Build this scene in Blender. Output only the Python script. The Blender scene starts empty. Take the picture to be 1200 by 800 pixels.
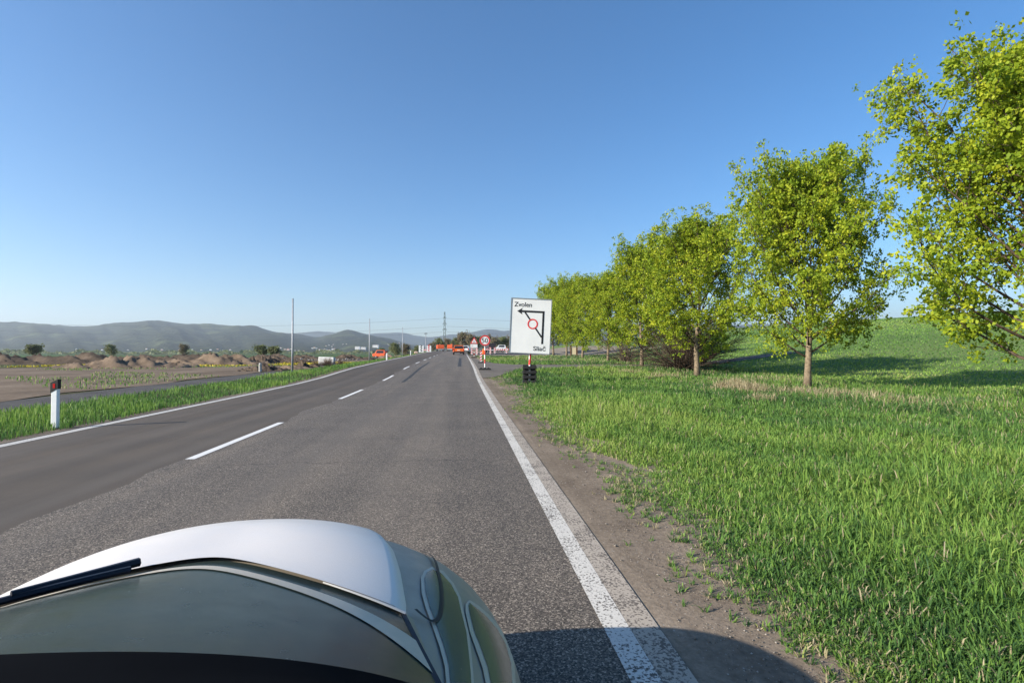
import bpy, math, random
import numpy as np
from mathutils import Vector, Matrix
R = math.radians
random.seed(4); rng = np.random.default_rng(11)
S = bpy.context.scene
COL = S.collection
# ------------------------------------------------------------------ camera
EYE = 1.55; YAW = R(5.62); FPX = 600.0
cd = bpy.data.cameras.new('camera'); cam = bpy.data.objects.new('camera', cd); COL.objects.link(cam)
cd.sensor_width = 36; cd.lens = 18.0; cd.clip_start = 0.05; cd.clip_end = 60000
cam.location = (0, 0, EYE); cam.rotation_euler = (R(90.95), 0, -YAW)
S.camera = cam
# ------------------------------------------------------------------ sky, sun, exposure
SUN_EL = 24.0; SUN_TO = 18.0     # shadows run to the right and SUN_TO degrees forward of it
sd = Vector((-math.cos(R(SUN_TO))*math.cos(R(SUN_EL)), -math.sin(R(SUN_TO))*math.cos(R(SUN_EL)), math.sin(R(SUN_EL))))
W = bpy.data.worlds.new('World'); S.world = W; W.use_nodes = True
nt = W.node_tree; bg = nt.nodes['Background']
sky = nt.nodes.new('ShaderNodeTexSky'); sky.sky_type = 'NISHITA'; sky.sun_disc = False
sky.sun_elevation = R(SUN_EL); sky.sun_rotation = math.atan2(sd.x, sd.y) % (2*math.pi)
sky.air_density = 1.0; sky.dust_density = 0.8; sky.ozone_density = 4.0; sky.altitude = 300
hs = nt.nodes.new('ShaderNodeHueSaturation'); hs.inputs['Saturation'].default_value = 1.22
nt.links.new(sky.outputs[0], hs.inputs['Color']); nt.links.new(hs.outputs[0], bg.inputs[0]); bg.inputs[1].default_value = 0.102
sl = bpy.data.lights.new('sun', 'SUN'); sl.energy = 5.0; sl.angle = R(0.53); sl.color = (1, .925, .81)
so = bpy.data.objects.new('sun', sl); COL.objects.link(so); so.rotation_euler = (-sd).to_track_quat('-Z', 'Y').to_euler()
S.view_settings.view_transform = 'Standard'; S.view_settings.look = 'None'
S.view_settings.exposure = 0.96; S.view_settings.gamma = 1
S.view_settings.use_curve_mapping = False
S.render.engine = 'CYCLES'

# ------------------------------------------------------------------ helpers
def U(px, d):
    """plan position seen in photo column px at forward depth d"""
    lat = (px-600)/FPX*d
    return (lat*math.cos(YAW)+d*math.sin(YAW), d*math.cos(YAW)-lat*math.sin(YAW))
def ZP(py, d): return EYE-(py-410)/FPX*d
def sstep(a, b, x):
    t = np.clip((x-a)/(b-a), 0, 1); return t*t*(3-2*t)
class NT:
    def __init__(s, name):
        s.m = bpy.data.materials.new(name); s.m.use_nodes = True
        s.n = s.m.node_tree.nodes; s.l = s.m.node_tree.links
        s.b = s.n['Principled BSDF']; s.out = s.n['Material Output']
        s.geo = s.n.new('ShaderNodeNewGeometry')
    def lk(s, a, b): s.l.new(a, b)
    def pos(s, sc=(1, 1, 1), obj=False):
        m = s.n.new('ShaderNodeMapping'); m.inputs['Scale'].default_value = sc
        if obj:
            t = s.n.new('ShaderNodeTexCoord'); s.lk(t.outputs['Object'], m.inputs[0])
        else: s.lk(s.geo.outputs['Position'], m.inputs[0])
        return m.outputs[0]
    def noise(s, scale, detail=4, sc=(1, 1, 1), rough=.55, obj=False, dist=0):
        t = s.n.new('ShaderNodeTexNoise'); t.inputs['Scale'].default_value = scale
        t.inputs['Detail'].default_value = detail; t.inputs['Roughness'].default_value = rough
        t.inputs['Distortion'].default_value = dist
        s.lk(s.pos(sc, obj), t.inputs['Vector']); return t.outputs['Fac']
    def voro(s, scale, out='Color', feature='F1', sc=(1, 1, 1)):
        t = s.n.new('ShaderNodeTexVoronoi'); t.feature = feature; t.inputs['Scale'].default_value = scale
        s.lk(s.pos(sc), t.inputs['Vector']); return t.outputs[out]
    def ramp(s, src, stops, interp='LINEAR'):
        r = s.n.new('ShaderNodeValToRGB'); r.color_ramp.interpolation = interp
        e = r.color_ramp.elements
        while len(e) < len(stops): e.new(.5)
        for i, (p, c) in enumerate(stops):
            e[i].position = p; e[i].color = tuple(c)+(1,) if hasattr(c, '__len__') else (c, c, c, 1)
        s.lk(src, r.inputs[0]); return r.outputs[0]
    def mix(s, f, a, b, mode='MIX'):
        m = s.n.new('ShaderNodeMix'); m.data_type = 'RGBA'; m.blend_type = mode
        for v, k in ((f, 0), (a, 6), (b, 7)):
            if hasattr(v, 'is_linked'): s.lk(v, m.inputs[k])
            elif k == 0: m.inputs[0].default_value = v
            else: m.inputs[k].default_value = tuple(v)+(1,)
        return m.outputs[2]
    def math(s, op, a, b=0, c=None):
        m = s.n.new('ShaderNodeMath'); m.operation = op
        for i, v in enumerate((a, b) if c is None else (a, b, c)):
            if hasattr(v, 'is_linked'): s.lk(v, m.inputs[i])
            else: m.inputs[i].default_value = v
        return m.outputs[0]
    def xyz(s):
        x = s.n.new('ShaderNodeSeparateXYZ'); s.lk(s.geo.outputs['Position'], x.inputs[0]); return x.outputs
    def bump(s, h, strength=.3, dist=.01):
        b = s.n.new('ShaderNodeBump'); b.inputs['Strength'].default_value = strength
        b.inputs['Distance'].default_value = dist; s.lk(h, b.inputs['Height']); s.lk(b.outputs[0], s.b.inputs['Normal'])
    def base(s, c):
        if hasattr(c, 'is_linked'): s.lk(c, s.b.inputs['Base Color'])
        else: s.b.inputs['Base Color'].default_value = tuple(c)+(1,)
    def set(s, rough=.8, spec=.3, metal=0, coat=0):
        s.b.inputs['Roughness'].default_value = rough; s.b.inputs['Specular IOR Level'].default_value = spec
        s.b.inputs['Metallic'].default_value = metal; s.b.inputs['Coat Weight'].default_value = coat
        s.b.inputs['Coat Roughness'].default_value = .04
        return s
def simple(name, c, rough=.6, spec=.4, metal=0, coat=0, var=.15, scale=6.0, bump=0, obj=True):
    t = NT(name); f = t.noise(scale, 5, obj=obj)
    lo = [v*(1-var) for v in c]; hi = [min(1, v*(1+var)) for v in c]
    t.base(t.ramp(f, [(.3, lo), (.7, hi)])); t.set(rough, spec, metal, coat)
    if bump: t.bump(t.noise(scale*6, 4, obj=obj), bump)
    return t.m
def link(o, parent=None):
    COL.objects.link(o)
    if parent: o.parent = parent
    return o
def tag(o, label=None, cat=None, group=None, kind=None):
    if label: o['label'] = label
    if cat: o['category'] = cat
    if group: o['group'] = group
    if kind: o['kind'] = kind
    return o
def empty(name, loc=(0, 0, 0), rz=0, label=None, cat=None, group=None):
    o = bpy.data.objects.new(name, None); o.empty_display_size = .2; link(o)
    o.location = loc; o.rotation_euler = (0, 0, rz); return tag(o, label, cat, group)
def npmesh(name, V, F, mat, parent=None, smooth=False, col=None):
    """V (n,3), F list of (k,m) index arrays"""
    me = bpy.data.meshes.new(name)
    V = np.asarray(V, np.float32).reshape(-1, 3)
    if not isinstance(F, (list, tuple)) or (len(F) and not hasattr(F[0], 'shape')): F = [np.asarray(F)]
    me.vertices.add(len(V)); me.vertices.foreach_set('co', V.ravel())
    loops = np.concatenate([f.ravel() for f in F]).astype(np.int32)
    tot = np.concatenate([np.full(len(f), f.shape[1], np.int32) for f in F])
    st = np.concatenate([[0], np.cumsum(tot)[:-1]]).astype(np.int32)
    me.loops.add(len(loops)); me.loops.foreach_set('vertex_index', loops)
    me.polygons.add(len(tot)); me.polygons.foreach_set('loop_start', st)
    try: me.polygons.foreach_set('loop_total', tot)
    except Exception: pass
    if smooth: me.polygons.foreach_set('use_smooth', np.ones(len(tot), bool))
    if col is not None:
        a = me.color_attributes.new('tint', 'FLOAT_COLOR', 'POINT')
        a.data.foreach_set('color', np.asarray(col, np.float32).ravel())
    me.update(calc_edges=True); me.validate()
    if mat: me.materials.append(mat)
    return link(bpy.data.objects.new(name, me), parent)
def gridf(nu, nv, wrap=False):
    f = []
    for i in range(nu-1):
        for j in range(nv-1 if not wrap else nv):
            k = (j+1) % nv
            f.append((i*nv+j, i*nv+k, (i+1)*nv+k, (i+1)*nv+j))
    return np.array(f)
class MB:
    """collects simple solids into one mesh"""
    def __init__(s): s.v = []; s.f = []
    def add(s, v, f):
        n = len(s.v); s.v += [tuple(p) for p in v]; s.f += [tuple(i+n for i in q) for q in f]; return s
    def box(s, c, d, rz=0, bev=0, M=None):
        hx, hy, hz = d[0]/2, d[1]/2, d[2]/2
        if bev <= 0:
            v = [(x, y, z) for z in (-hz, hz) for x, y in ((-hx, -hy), (hx, -hy), (hx, hy), (-hx, hy))]
            f = [(0, 3, 2, 1), (4, 5, 6, 7), (0, 1, 5, 4), (1, 2, 6, 5), (2, 3, 7, 6), (3, 0, 4, 7)]
        else:
            b = bev; ring = [(-hx+b, -hy), (hx-b, -hy), (hx, -hy+b), (hx, hy-b), (hx-b, hy), (-hx+b, hy), (-hx, hy-b), (-hx, -hy+b)]
            ins = [(x*(1-b/hx), y*(1-b/hy)) for x, y in ring]
            v = [(x, y, -hz) for x, y in ins]+[(x, y, -hz+b) for x, y in ring]+[(x, y, hz-b) for x, y in ring]+[(x, y, hz) for x, y in ins]
            f = [tuple(range(7, -1, -1)), tuple(range(24, 32))]
            for k in range(3):
                for j in range(8): f.append((k*8+j, k*8+(j+1) % 8, (k+1)*8+(j+1) % 8, (k+1)*8+j))
        m = Matrix.Translation(c) @ Matrix.Rotation(rz, 4, 'Z')
        if M: m = M @ m
        return s.add([m @ Vector(p) for p in v], f)
    def tube(s, pts, rad, n=8, cap=True):
        pts = [Vector(p) for p in pts]; rs = rad if hasattr(rad, '__len__') else [rad]*len(pts)
        v = []; f = []
        for i, p in enumerate(pts):
            t = (pts[min(i+1, len(pts)-1)]-pts[max(i-1, 0)]).normalized()
            a = t.cross(Vector((0, 0, 1)) if abs(t.z) < .9 else Vector((0, 1, 0))).normalized(); b = t.cross(a)
            for k in range(n):
                w = 2*math.pi*k/n; v.append(p+(a*math.cos(w)+b*math.sin(w))*rs[i])
        for i in range(len(pts)-1):
            for k in range(n): f.append((i*n+k, (i+1)*n+k, (i+1)*n+(k+1) % n, i*n+(k+1) % n))
        if cap: f += [tuple(range(n)), tuple(range(len(v)-1, len(v)-n-1, -1))]
        return s.add(v, f)
    def prism(s, poly, y0, y1, M=None):
        """polygon in the XZ plane extruded along Y"""
        n = len(poly); v = [(x, y0, z) for x, z in poly]+[(x, y1, z) for x, z in poly]
        f = [tuple(range(n)), tuple(range(2*n-1, n-1, -1))]+[(i, i+n, (i+1) % n+n, (i+1) % n) for i in range(n)]
        if M: v = [M @ Vector(p) for p in v]
        return s.add(v, f)
    def ring(s, r0, r1, y0, y1, n=40, c=(0, 0)):
        v = []
        for k in range(n):
            a = 2*math.pi*k/n; ca, sa = math.cos(a), math.sin(a)
            v += [(c[0]+r0*ca, y0, c[1]+r0*sa), (c[0]+r1*ca, y0, c[1]+r1*sa), (c[0]+r1*ca, y1, c[1]+r1*sa), (c[0]+r0*ca, y1, c[1]+r0*sa)]
        f = []
        for k in range(n):
            a, b = 4*k, 4*((k+1) % n)
            for j in range(4): f.append((a+j, a+(j+1) % 4, b+(j+1) % 4, b+j))
        return s.add(v, f)
    def build(s, name, mat, parent=None, smooth=False):
        me = bpy.data.meshes.new(name); me.from_pydata(s.v, [], s.f); me.update()
        if smooth: me.polygons.foreach_set('use_smooth', [True]*len(me.polygons))
        me.materials.append(mat)
        import bmesh
        bm = bmesh.new(); bm.from_mesh(me); bmesh.ops.recalc_face_normals(bm, faces=bm.faces); bm.to_mesh(me); bm.free()
        return link(bpy.data.objects.new(name, me), parent)
def copy_tree(o, parent=None):
    c = o.copy(); COL.objects.link(c); c.parent = parent
    for ch in list(o.children): copy_tree(ch, c)
    return c
def lettering(txt, size, mat, parent, loc, align='LEFT', depth=.002, sx=1.0, bold=.0):
    cu = bpy.data.curves.new('lettering', 'FONT'); cu.body = txt; cu.size = size; cu.align_x = align
    cu.extrude = depth; cu.offset = bold
    t = bpy.data.objects.new('lettering', cu); COL.objects.link(t)
    me = bpy.data.meshes.new_from_object(t.evaluated_get(bpy.context.evaluated_depsgraph_get()))
    bpy.data.objects.remove(t); me.name = 'lettering'
    o = link(bpy.data.objects.new('lettering', me), parent); me.materials.clear(); me.materials.append(mat)
    o.location = loc; o.rotation_euler = (R(90), 0, 0); o.scale = (sx, 1, 1)
    return o

# ------------------------------------------------------------------ ground height
KY = [-400, 0, 18, 24, 28, 32, 36, 45, 54, 63, 83, 110, 150, 260, 500, 900, 40000]
KA = [0, 0, 0, .02, .08, .2, .31, .43, .51, .60, .76, 1.05, 1.25, 1.1, -2, -4, -4]
KB = [0, 0, 0, 0, 0, 0, 0, 0, 0, -.05, -.1, -.2, -.6, -1.6, -3, -4, -4]
def Rr(x, y): return .115*np.clip(np.minimum(x, 72)-18, 0, None)*sstep(20, 45, y)*(1-sstep(150, 420, y))
def H(x, y):
    x = np.asarray(x, float); y = np.asarray(y, float)
    w = np.clip((x+12.5)/4.5, 0, 1)
    return np.interp(y, KY, KA)*w+np.interp(y, KY, KB)*(1-w)+Rr(x, y)
YS = np.array(sorted(set([-400, -100, -30, -10]+list(np.arange(-5, 30, 2.5))+list(np.arange(30, 150, 3.0))+[k for k in KY if -300 < k < 1000]
     + list(np.arange(150, 500, 15))+[600, 700, 900, 1300, 2500, 5000, 9000, 20000])), float)
def strip(name, x0, x1, mat, off=0, y0=-30, y1=150, nx=2, extra=()):
    ys = [v for v in YS if y0 < v < y1]; ys = sorted(set([y0, y1]+ys+list(extra)))
    f0 = x0 if callable(x0) else (lambda y: x0); f1 = x1 if callable(x1) else (lambda y: x1)
    V = []
    for y in ys:
        for t in np.linspace(0, 1, nx):
            x = f0(y)*(1-t)+f1(y)*t; V.append((x, y, float(H(x, y))+off))
    return npmesh(name, V, gridf(len(ys), nx)[:, ::-1], mat)
# ------------------------------------------------------------------ ground materials
def m_ground():
    t = NT('ground'); x, y, z = t.xyz()
    n1 = t.noise(.35, 6); n2 = t.noise(6, 5, rough=.7)
    g = t.mix(t.ramp(n1, [(.35, 0), (.65, 1)]), (.050, .055, .020), (.085, .075, .035))
    g = t.mix(t.ramp(n2, [(.45, 0), (.75, 1)]), g, (.10, .085, .045))
    # far fields
    fn = t.noise(.012, 3, sc=(.25, 1, 1)); fld = t.ramp(fn, [(.42, (.045, .095, .02)), (.5, (.10, .09, .05)), (.55, (.05, .11, .025)), (.68, (.08, .10, .04))])
    far = t.math('GREATER_THAN', y, 150.0); g = t.mix(far, g, fld)
    # mown meadow to the right of the tree row
    fr = t.math('MULTIPLY', t.math('GREATER_THAN', x, 17.5), t.math('LESS_THAN', y, 400.0))
    md = t.mix(t.ramp(t.noise(.12, 4, sc=(.3, 1, 1)), [(.35, 0), (.65, 1)]), (.10, .165, .045), (.15, .20, .065))
    md = t.mix(t.ramp(t.noise(2.5, 5), [(.45, 0), (.8, .6)]), md, (.09, .13, .04))
    g = t.mix(fr, g, md)
    t.base(g); t.set(.95, .1); t.bump(n2, .6, .05); return t.m
M_ground = m_ground()
xs = np.array([-20000, -9000, -4000, -1500, -600, -300, -150, -80, -50, -30, -20, -14, -12.5, -11.1, -9.5, -8, -4, 0, 1.8, 4, 8, 13, 18, 24, 32, 45, 60, 72, 90, 150, 300, 700, 2000, 6000, 15000, 30000], float)
gx, gy = np.meshgrid(xs, YS); gz = H(gx, gy)-.012
npmesh('ground', np.stack([gx, gy, gz], -1).reshape(-1, 3), gridf(len(YS), len(xs))[:, ::-1], M_ground)['kind'] = 'structure'

def m_asphalt():
    t = NT('asphalt'); x, y, z = t.xyz()
    st = t.voro(120); sep = t.n.new('ShaderNodeSeparateColor'); t.lk(st, sep.inputs[0])
    fine = t.noise(260, 2, rough=.6)
    grain = t.ramp(sep.outputs[0], [(0, (.036, .031, .0255)), (.45, (.102, .086, .071)), (.82, (.195, .165, .134)), (1, (.42, .36, .29))])
    smooth = t.ramp(fine, [(.3, (.064, .051, .038)), (.7, (.104, .083, .063))])
    # left lane: finer, browner surface, wavy seam beside the centre line
    wob = t.noise(.5, 3, sc=(.2, 1, 1)); seam = t.math('ADD', x, t.math('MULTIPLY', wob, .7))
    left = t.math('LESS_THAN', seam, -3.55)
    # little repair tongue
    c = t.mix(left, grain, smooth)
    tr = t.noise(1.0, 3, sc=(1.3, .035, 1)); c = t.mix(1.0, c, t.ramp(tr, [(.3, (.85, .84, .83)), (.5, (1.0, .98, .95)), (.7, (1.30, 1.24, 1.15))]), 'MULTIPLY')
    bl = t.noise(.8, 5); c = t.mix(.8, c, t.ramp(bl, [(.3, (.8, .8, .8)), (.7, (1.18, 1.16, 1.13))]), 'MULTIPLY')
    mud = t.math('MULTIPLY', t.ramp(t.noise(1.0, 4, sc=(1.1, .03, 1), dist=.2), [(.45, 0), (.72, 1)]), .5)
    c = t.mix(mud, c, (.15, .128, .105))
    # hairline cracks across the lane
    cr = t.voro(.33, 'Distance', 'DISTANCE_TO_EDGE', sc=(.35, 1, 1))
    ck = t.math('MULTIPLY', t.math('LESS_THAN', cr, .0012), t.ramp(t.noise(.9, 3), [(.52, 0), (.56, .0)]))
    c = t.mix(ck, c, (.02, .018, .017))
    yw = t.math('ADD', y, t.math('MULTIPLY', t.noise(1.1, 5, rough=.7), .55))
    for yc in (7.55, 15.2):
        k_ = t.math('MULTIPLY', t.math('LESS_THAN', t.math('ABSOLUTE', t.math('SUBTRACT', yw, yc)), .006 if yc < 10 else .014), t.math('GREATER_THAN', x, -3.2 if yc < 10 else -1.5))
        c = t.mix(t.math('MULTIPLY', k_, .8), c, (.022, .019, .017))
    oil = t.ramp(t.noise(2.2, 4, sc=(1, .25, 1)), [(.66, 0), (.78, .22)]); c = t.mix(oil, c, (.05, .044, .038))
    t.base(c); t.set(.78, .35); t.bump(sep.outputs[0], .6, .004); return t.m
M_asph = m_asphalt()
road = strip('road', -7.62, 1.105, M_asph, 0, -30, 290, 6); road['kind'] = 'structure'
def skid(name, x0, x1, a, b):
    t = NT('tyre_rubber'); n = t.noise(3, 5, sc=(6, .5, 1)); t.base(t.ramp(n, [(.3, (.030, .028, .026)), (.7, (.06, .055, .05))])); t.set(.7, .3)
    o = strip(name, x0, x1, t.m, .004, a, b); o['kind'] = 'structure'
skid('tyre_mark', lambda y: -.30, lambda y: -.02, 38, 62)
skid('tar_seam', lambda y: -2.85-(y-24)*.006, lambda y: -2.68-(y-24)*.006, 24.5, 47)
def m_paint(name, cw, fade, specks):
    t = NT(name); sp = t.voro(75, 'Distance'); n = t.noise(55, 3, rough=.7); n2 = t.noise(3, 4)
    base = t.ramp(n2, [(.3, [v*.88 for v in cw]), (.7, cw)])
    k = t.ramp(t.math('ADD', t.math('MULTIPLY', n, .75), t.math('MULTIPLY', n2, .3)), [(specks, 0), (specks+.05, 1)])
    t.base(t.mix(k, base, fade)); t.set(.7, .3); t.bump(n, .4, .003); return t.m
M_white = m_paint('road_paint', (.64, .60, .53), (.11, .095, .08), .55)
M_fade = m_paint('worn_road_paint', (.44, .375, .30), (.13, .108, .088), .525)
M_whitec = m_paint('centre_paint', (.76, .74, .70), (.3, .28, .25), .66)
def mark(o): o['kind'] = 'structure'; return o
mark(strip('road_marking', .79, .935, M_white, .004, -3, 90))
mark(strip('road_marking', .937, 1.10, M_fade, .004, -3, 60))
mark(strip('road_marking', -7.50, -7.30, m_paint('edge_paint', (.55, .52, .47), (.09, .08, .07), .6), .004, -3, 150))
for k in range(-1, 9):
    mark(strip('road_marking', -3.90, -3.77, M_whitec, .004, 8.0+9*k-.3, 11.4+9*k))

def m_dirt(name, a, b, c, sc=1.0, peb=True):
    t = NT(name); n = t.noise(1.1*sc, 6, rough=.6); n2 = t.noise(22*sc, 5, rough=.7)
    col = t.ramp(n, [(.3, a), (.5, b), (.72, c)])
    col = t.mix(.9, col, t.ramp(n2, [(.3, (.7, .68, .66)), (.7, (1.25, 1.25, 1.25))]), 'MULTIPLY')
    if peb:
        v = t.voro(38, 'Distance'); pk = t.math('MULTIPLY', t.math('LESS_THAN', v, .22), t.ramp(t.noise(9, 3), [(.55, 0), (.62, 1)]))
        col = t.mix(pk, col, (.33, .30, .26))
    if name == 'shoulder_dirt':
        x_, y_, z_ = t.xyz(); wv = t.noise(1.0, 4, sc=(3.0, .12, 1)); col = t.mix(1.0, col, t.ramp(wv, [(.32, (.78, .76, .75)), (.68, (1.22, 1.2, 1.17))]), 'MULTIPLY')
    t.base(col); t.set(.95, .15); t.bump(n2, .7, .012); return t.m
M_should = m_dirt('shoulder_dirt', (.15, .118, .088), (.205, .165, .124), (.27, .22, .168))
def edge_right(y): return 1.80+.08*math.sin(y*1.3)+.07*math.sin(y*3.1+1)+.12*math.sin(y*.37)
strip('shoulder', 1.0, lambda y: 2.75 if y < 30 else 2.1, M_should, -.003, -30, 80, 3)['kind'] = 'structure'
strip('shoulder', -7.9, -7.58, M_should, -.004, -30, 150)['kind'] = 'structure'
M_path = m_dirt('path_tarmac', (.062, .058, .055), (.085, .08, .075), (.11, .10, .092), .5)
strip('path', -13.7, -11.3, M_path, .004, -10, 110, 3)['kind'] = 'structure'
# side road joining from the right
M_side = m_dirt('side_road_tarmac', (.11, .098, .085), (.15, .133, .115), (.19, .168, .14), .7)
near = [(1.1, 27), (1.9, 27.8), (2.5, 29.8), (3.5, 32.6), (5, 34.4), (7.5, 35.6), (12, 36.6), (18, 37.6), (26, 39.2), (28, 39.8)]
farr = [(1.1, 60), (1.6, 56), (2.0, 49), (2.8, 43.5), (4.0, 41), (6.5, 40), (12, 39.8), (18, 40.0), (26, 41.0), (28, 41.3)]
V = []; ns = 12
nn = []; ff = []
for a, b in zip(range(len(near)-1), range(len(near)-1)):
    for t_ in np.linspace(0, 1, 5)[:-1]:
        nn.append([near[a][i]*(1-t_)+near[a+1][i]*t_ for i in (0, 1)]); ff.append([farr[a][i]*(1-t_)+farr[a+1][i]*t_ for i in (0, 1)])
for p, q in zip(nn, ff):
    for t_ in np.linspace(0, 1, ns):
        x, y = p[0]*(1-t_)+q[0]*t_, p[1]*(1-t_)+q[1]*t_; V.append((x, y, float(H(x, y))+.02))
npmesh('side_road', V, gridf(len(nn), ns), M_side)['kind'] = 'structure'
NX = [p[0] for p in near]; NY = [p[1] for p in near]; FX = [p[0] for p in farr]; FY = [p[1] for p in farr]
def on_side(x, y): return (y > np.interp(x, NX, NY)-.1) & (y < np.interp(x, FX, FY)+.1) & (x < 28)
# construction ground on both sides
M_earth = m_dirt('bare_earth', (.10, .072, .048), (.17, .125, .085), (.24, .185, .13), .25, False)
def patch(name, x0, x1, y0, y1, mat, off, nx=12):
    strip(name, x0, x1, mat, off, y0, y1, nx)['kind'] = 'structure'
patch('earth_ground', lambda y: -50-5*math.sin(y*.2)+.25*y, lambda y: -13.9-.4*math.sin(y*.7), 16, 92, M_earth, .012, 14)
t = NT('green_field'); t.base(t.ramp(t.noise(.5, 5, sc=(.3, 1, 1)), [(.3, (.04, .085, .018)), (.7, (.075, .125, .03))])); t.set(.95, .1); M_field = t.m
t = NT('tilled_field'); t.base(t.ramp(t.noise(.3, 5, sc=(.2, 1, 1)), [(.3, (.15, .115, .08)), (.7, (.21, .165, .115))])); t.set(.95, .1); M_till = t.m
patch('tilled_field', -160, -16, 118, 150, M_till, .012)
patch('green_field', -300, lambda y: -16 if y < 200 else -30, 150, 330, M_field, .016)
M_pale = simple('pale_hardcore', (.22, .185, .14), .95, .1, var=.3, scale=.6, obj=False)
patch('construction_yard', 2.5, lambda y: 30, 72, 135, M_pale, .012)
M_tar = simple('fresh_tar', (.02, .02, .02), .8, .3, obj=False)
patch('fresh_tarmac', 2.0, lambda y: 24, 84, 98, M_tar, .018, 8)

# ------------------------------------------------------------------ hills
def m_hill(name, a, b, c):
    t = NT(name); n = t.noise(.0022, 7, rough=.6); n2 = t.noise(.02, 5, rough=.65)
    col = t.ramp(n, [(.3, a), (.52, b), (.75, c)]); col = t.mix(.9, col, t.ramp(n2, [(.34, (.42, .42, .44)), (.66, (1.6, 1.6, 1.5))]), 'MULTIPLY')
    clr = t.ramp(t.noise(.0045, 4, rough=.5, dist=.6), [(.60, 0), (.63, .8)]); col = t.mix(clr, col, (.085, .10, .042))
    t.base(col); t.set(1, 0); t.bump(n2, 1.0, 22); return t.m
M_h1 = m_hill('wooded_hill', (.022, .032, .016), (.034, .037, .020), (.036, .052, .020))
HILLS = {}
def hill(d0, d1, prof, seed, mat, back=1.3):
    """ridge at depth d1 whose skyline follows prof [(px,py)], foot at d0"""
    P = sorted(prof); px = np.linspace(P[0][0], P[-1][0], 260)
    py = np.interp(px, [p[0] for p in P], [p[1] for p in P])
    k = np.ones(5)/5; py = np.convolve(np.pad(py, 2, 'edge'), k, 'valid')
    r = np.random.default_rng(seed); ph = r.random(12)*6
    py = py+sum(.35/(i+1)*np.sin(px*.12*(i+1)+ph[i]) for i in range(5))
    nd = 46; V = []
    top = (EYE+4)-(py-410)/FPX*d1
    for j in range(nd):
        t = j/(nd-1)*back; d = d0+(d1-d0)*t
        s = sstep(0, 1, np.array(t)) if t <= 1 else 1-.5*(t-1)/(back-1)
        rip = .07*np.sin(px*.05+ph[6]+4*t)+.045*np.sin(px*.11+ph[7]-8*t)+.02*np.sin(px*.23+ph[8]+13*t)
        h = top*(s+rip*math.sin(math.pi*min(t, 1))*.8)
        for i in range(len(px)):
            x, y = U(px[i], d); V.append((x, y, -4.3+h[i]))
    o = npmesh('hill', V, gridf(nd, len(px))[:, ::-1], mat, smooth=True); o['kind'] = 'structure'
    def at(qx, d):
        t = (d-d0)/(d1-d0); s = float(sstep(0, 1, np.array(t)))
        tp = float(np.interp(qx, px, top)); rip = .07*math.sin(qx*.05+ph[6]+4*t)+.045*math.sin(qx*.11+ph[7]-8*t)+.02*math.sin(qx*.23+ph[8]+13*t)
        return -4.3+tp*(s+rip*math.sin(math.pi*min(t, 1))*.8)
    return at
hA = hill(1300, 3300, [(-150, 384), (0, 378), (90, 383), (180, 377), (250, 381), (300, 384), (320, 388.5), (340, 391), (356, 393), (372, 395.5), (386, 392.5), (400, 389.5), (410, 388), (418, 389), (426, 391.5),
     (440, 394), (452, 396), (470, 400.5), (486, 404.5), (510, 408), (560, 409)], 3, M_h1)
hB = hill(4000, 5600, [(240, 392), (300, 391), (340, 390), (365, 389.5), (378, 387.5), (395, 390.5), (430, 391.5), (445, 390), (467, 389.5), (480, 391.5), (495, 394.5), (510, 394.8), (525, 393), (540, 391.5), (555, 389),
     (567, 385.5), (576, 386), (590, 388), (610, 385), (650, 380), (720, 378), (800, 382), (900, 380), (1000, 374), (1100, 378), (1260, 372)], 5, M_h1)
hC = hill(1500, 3000, [(480, 409), (520, 405), (560, 401), (580, 399), (610, 397), (680, 396), (800, 398), (1000, 392), (1260, 388)], 8, M_h1)
# ------------------------------------------------------------------ air
t = bpy.data.materials.new('haze'); t.use_nodes = True; n = t.node_tree.nodes; n.remove(n['Principled BSDF'])
pv = n.new('ShaderNodeVolumePrincipled'); pv.inputs['Color'].default_value = (.78, .89, 1, 1); pv.inputs['Density'].default_value = 1.55e-4
pv.inputs['Anisotropy'].default_value = .25
t.node_tree.links.new(pv.outputs[0], n['Material Output'].inputs['Volume'])
hz = MB().box((0, 3300, 222), (17000, 7400, 458)).build('haze', t); hz['kind'] = 'stuff'
# ------------------------------------------------------------------ shared materials
M_bark = simple('bark', (.20, .155, .105), .95, .1, var=.45, scale=9, bump=.8)
M_twig = simple('twig_bark', (.085, .062, .045), .95, .1, var=.4, scale=5)
def m_leaf(name, stops, trans=.45):
    t = NT(name); a = t.n.new('ShaderNodeAttribute'); a.attribute_name = 'tint'
    s = t.n.new('ShaderNodeSeparateColor'); t.lk(a.outputs['Color'], s.inputs[0])
    c = t.ramp(s.outputs[0], stops); t.base(c); t.set(.6, .25)
    tr = t.n.new('ShaderNodeBsdfTranslucent'); t.lk(c, tr.inputs[0])
    mx = t.n.new('ShaderNodeMixShader'); mx.inputs[0].default_value = trans
    t.lk(t.b.outputs[0], mx.inputs[1]); t.lk(tr.outputs[0], mx.inputs[2]); t.lk(mx.outputs[0], t.out.inputs[0]); return t.m
M_leaf = m_leaf('spring_leaves', [(0, (.15, .24, .018)), (.5, (.29, .375, .022)), (1, (.47, .49, .03))], .42)
M_bush = m_leaf('bush_leaves', [(0, (.12, .12, .06)), (.5, (.16, .18, .07)), (1, (.22, .25, .09))], .3)
M_brown = m_leaf('budding_twigs', [(0, (.17, .13, .09)), (.5, (.22, .175, .11)), (1, (.22, .22, .10))], .3)
M_grass = m_leaf('grass_blades', [(0, (.050, .115, .038)), (.30, (.095, .195, .045)), (.62, (.170, .295, .050)), (.86, (.28, .375, .08)), (.9, (.34, .29, .16)), (1, (.48, .41, .26))], .35)
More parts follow.
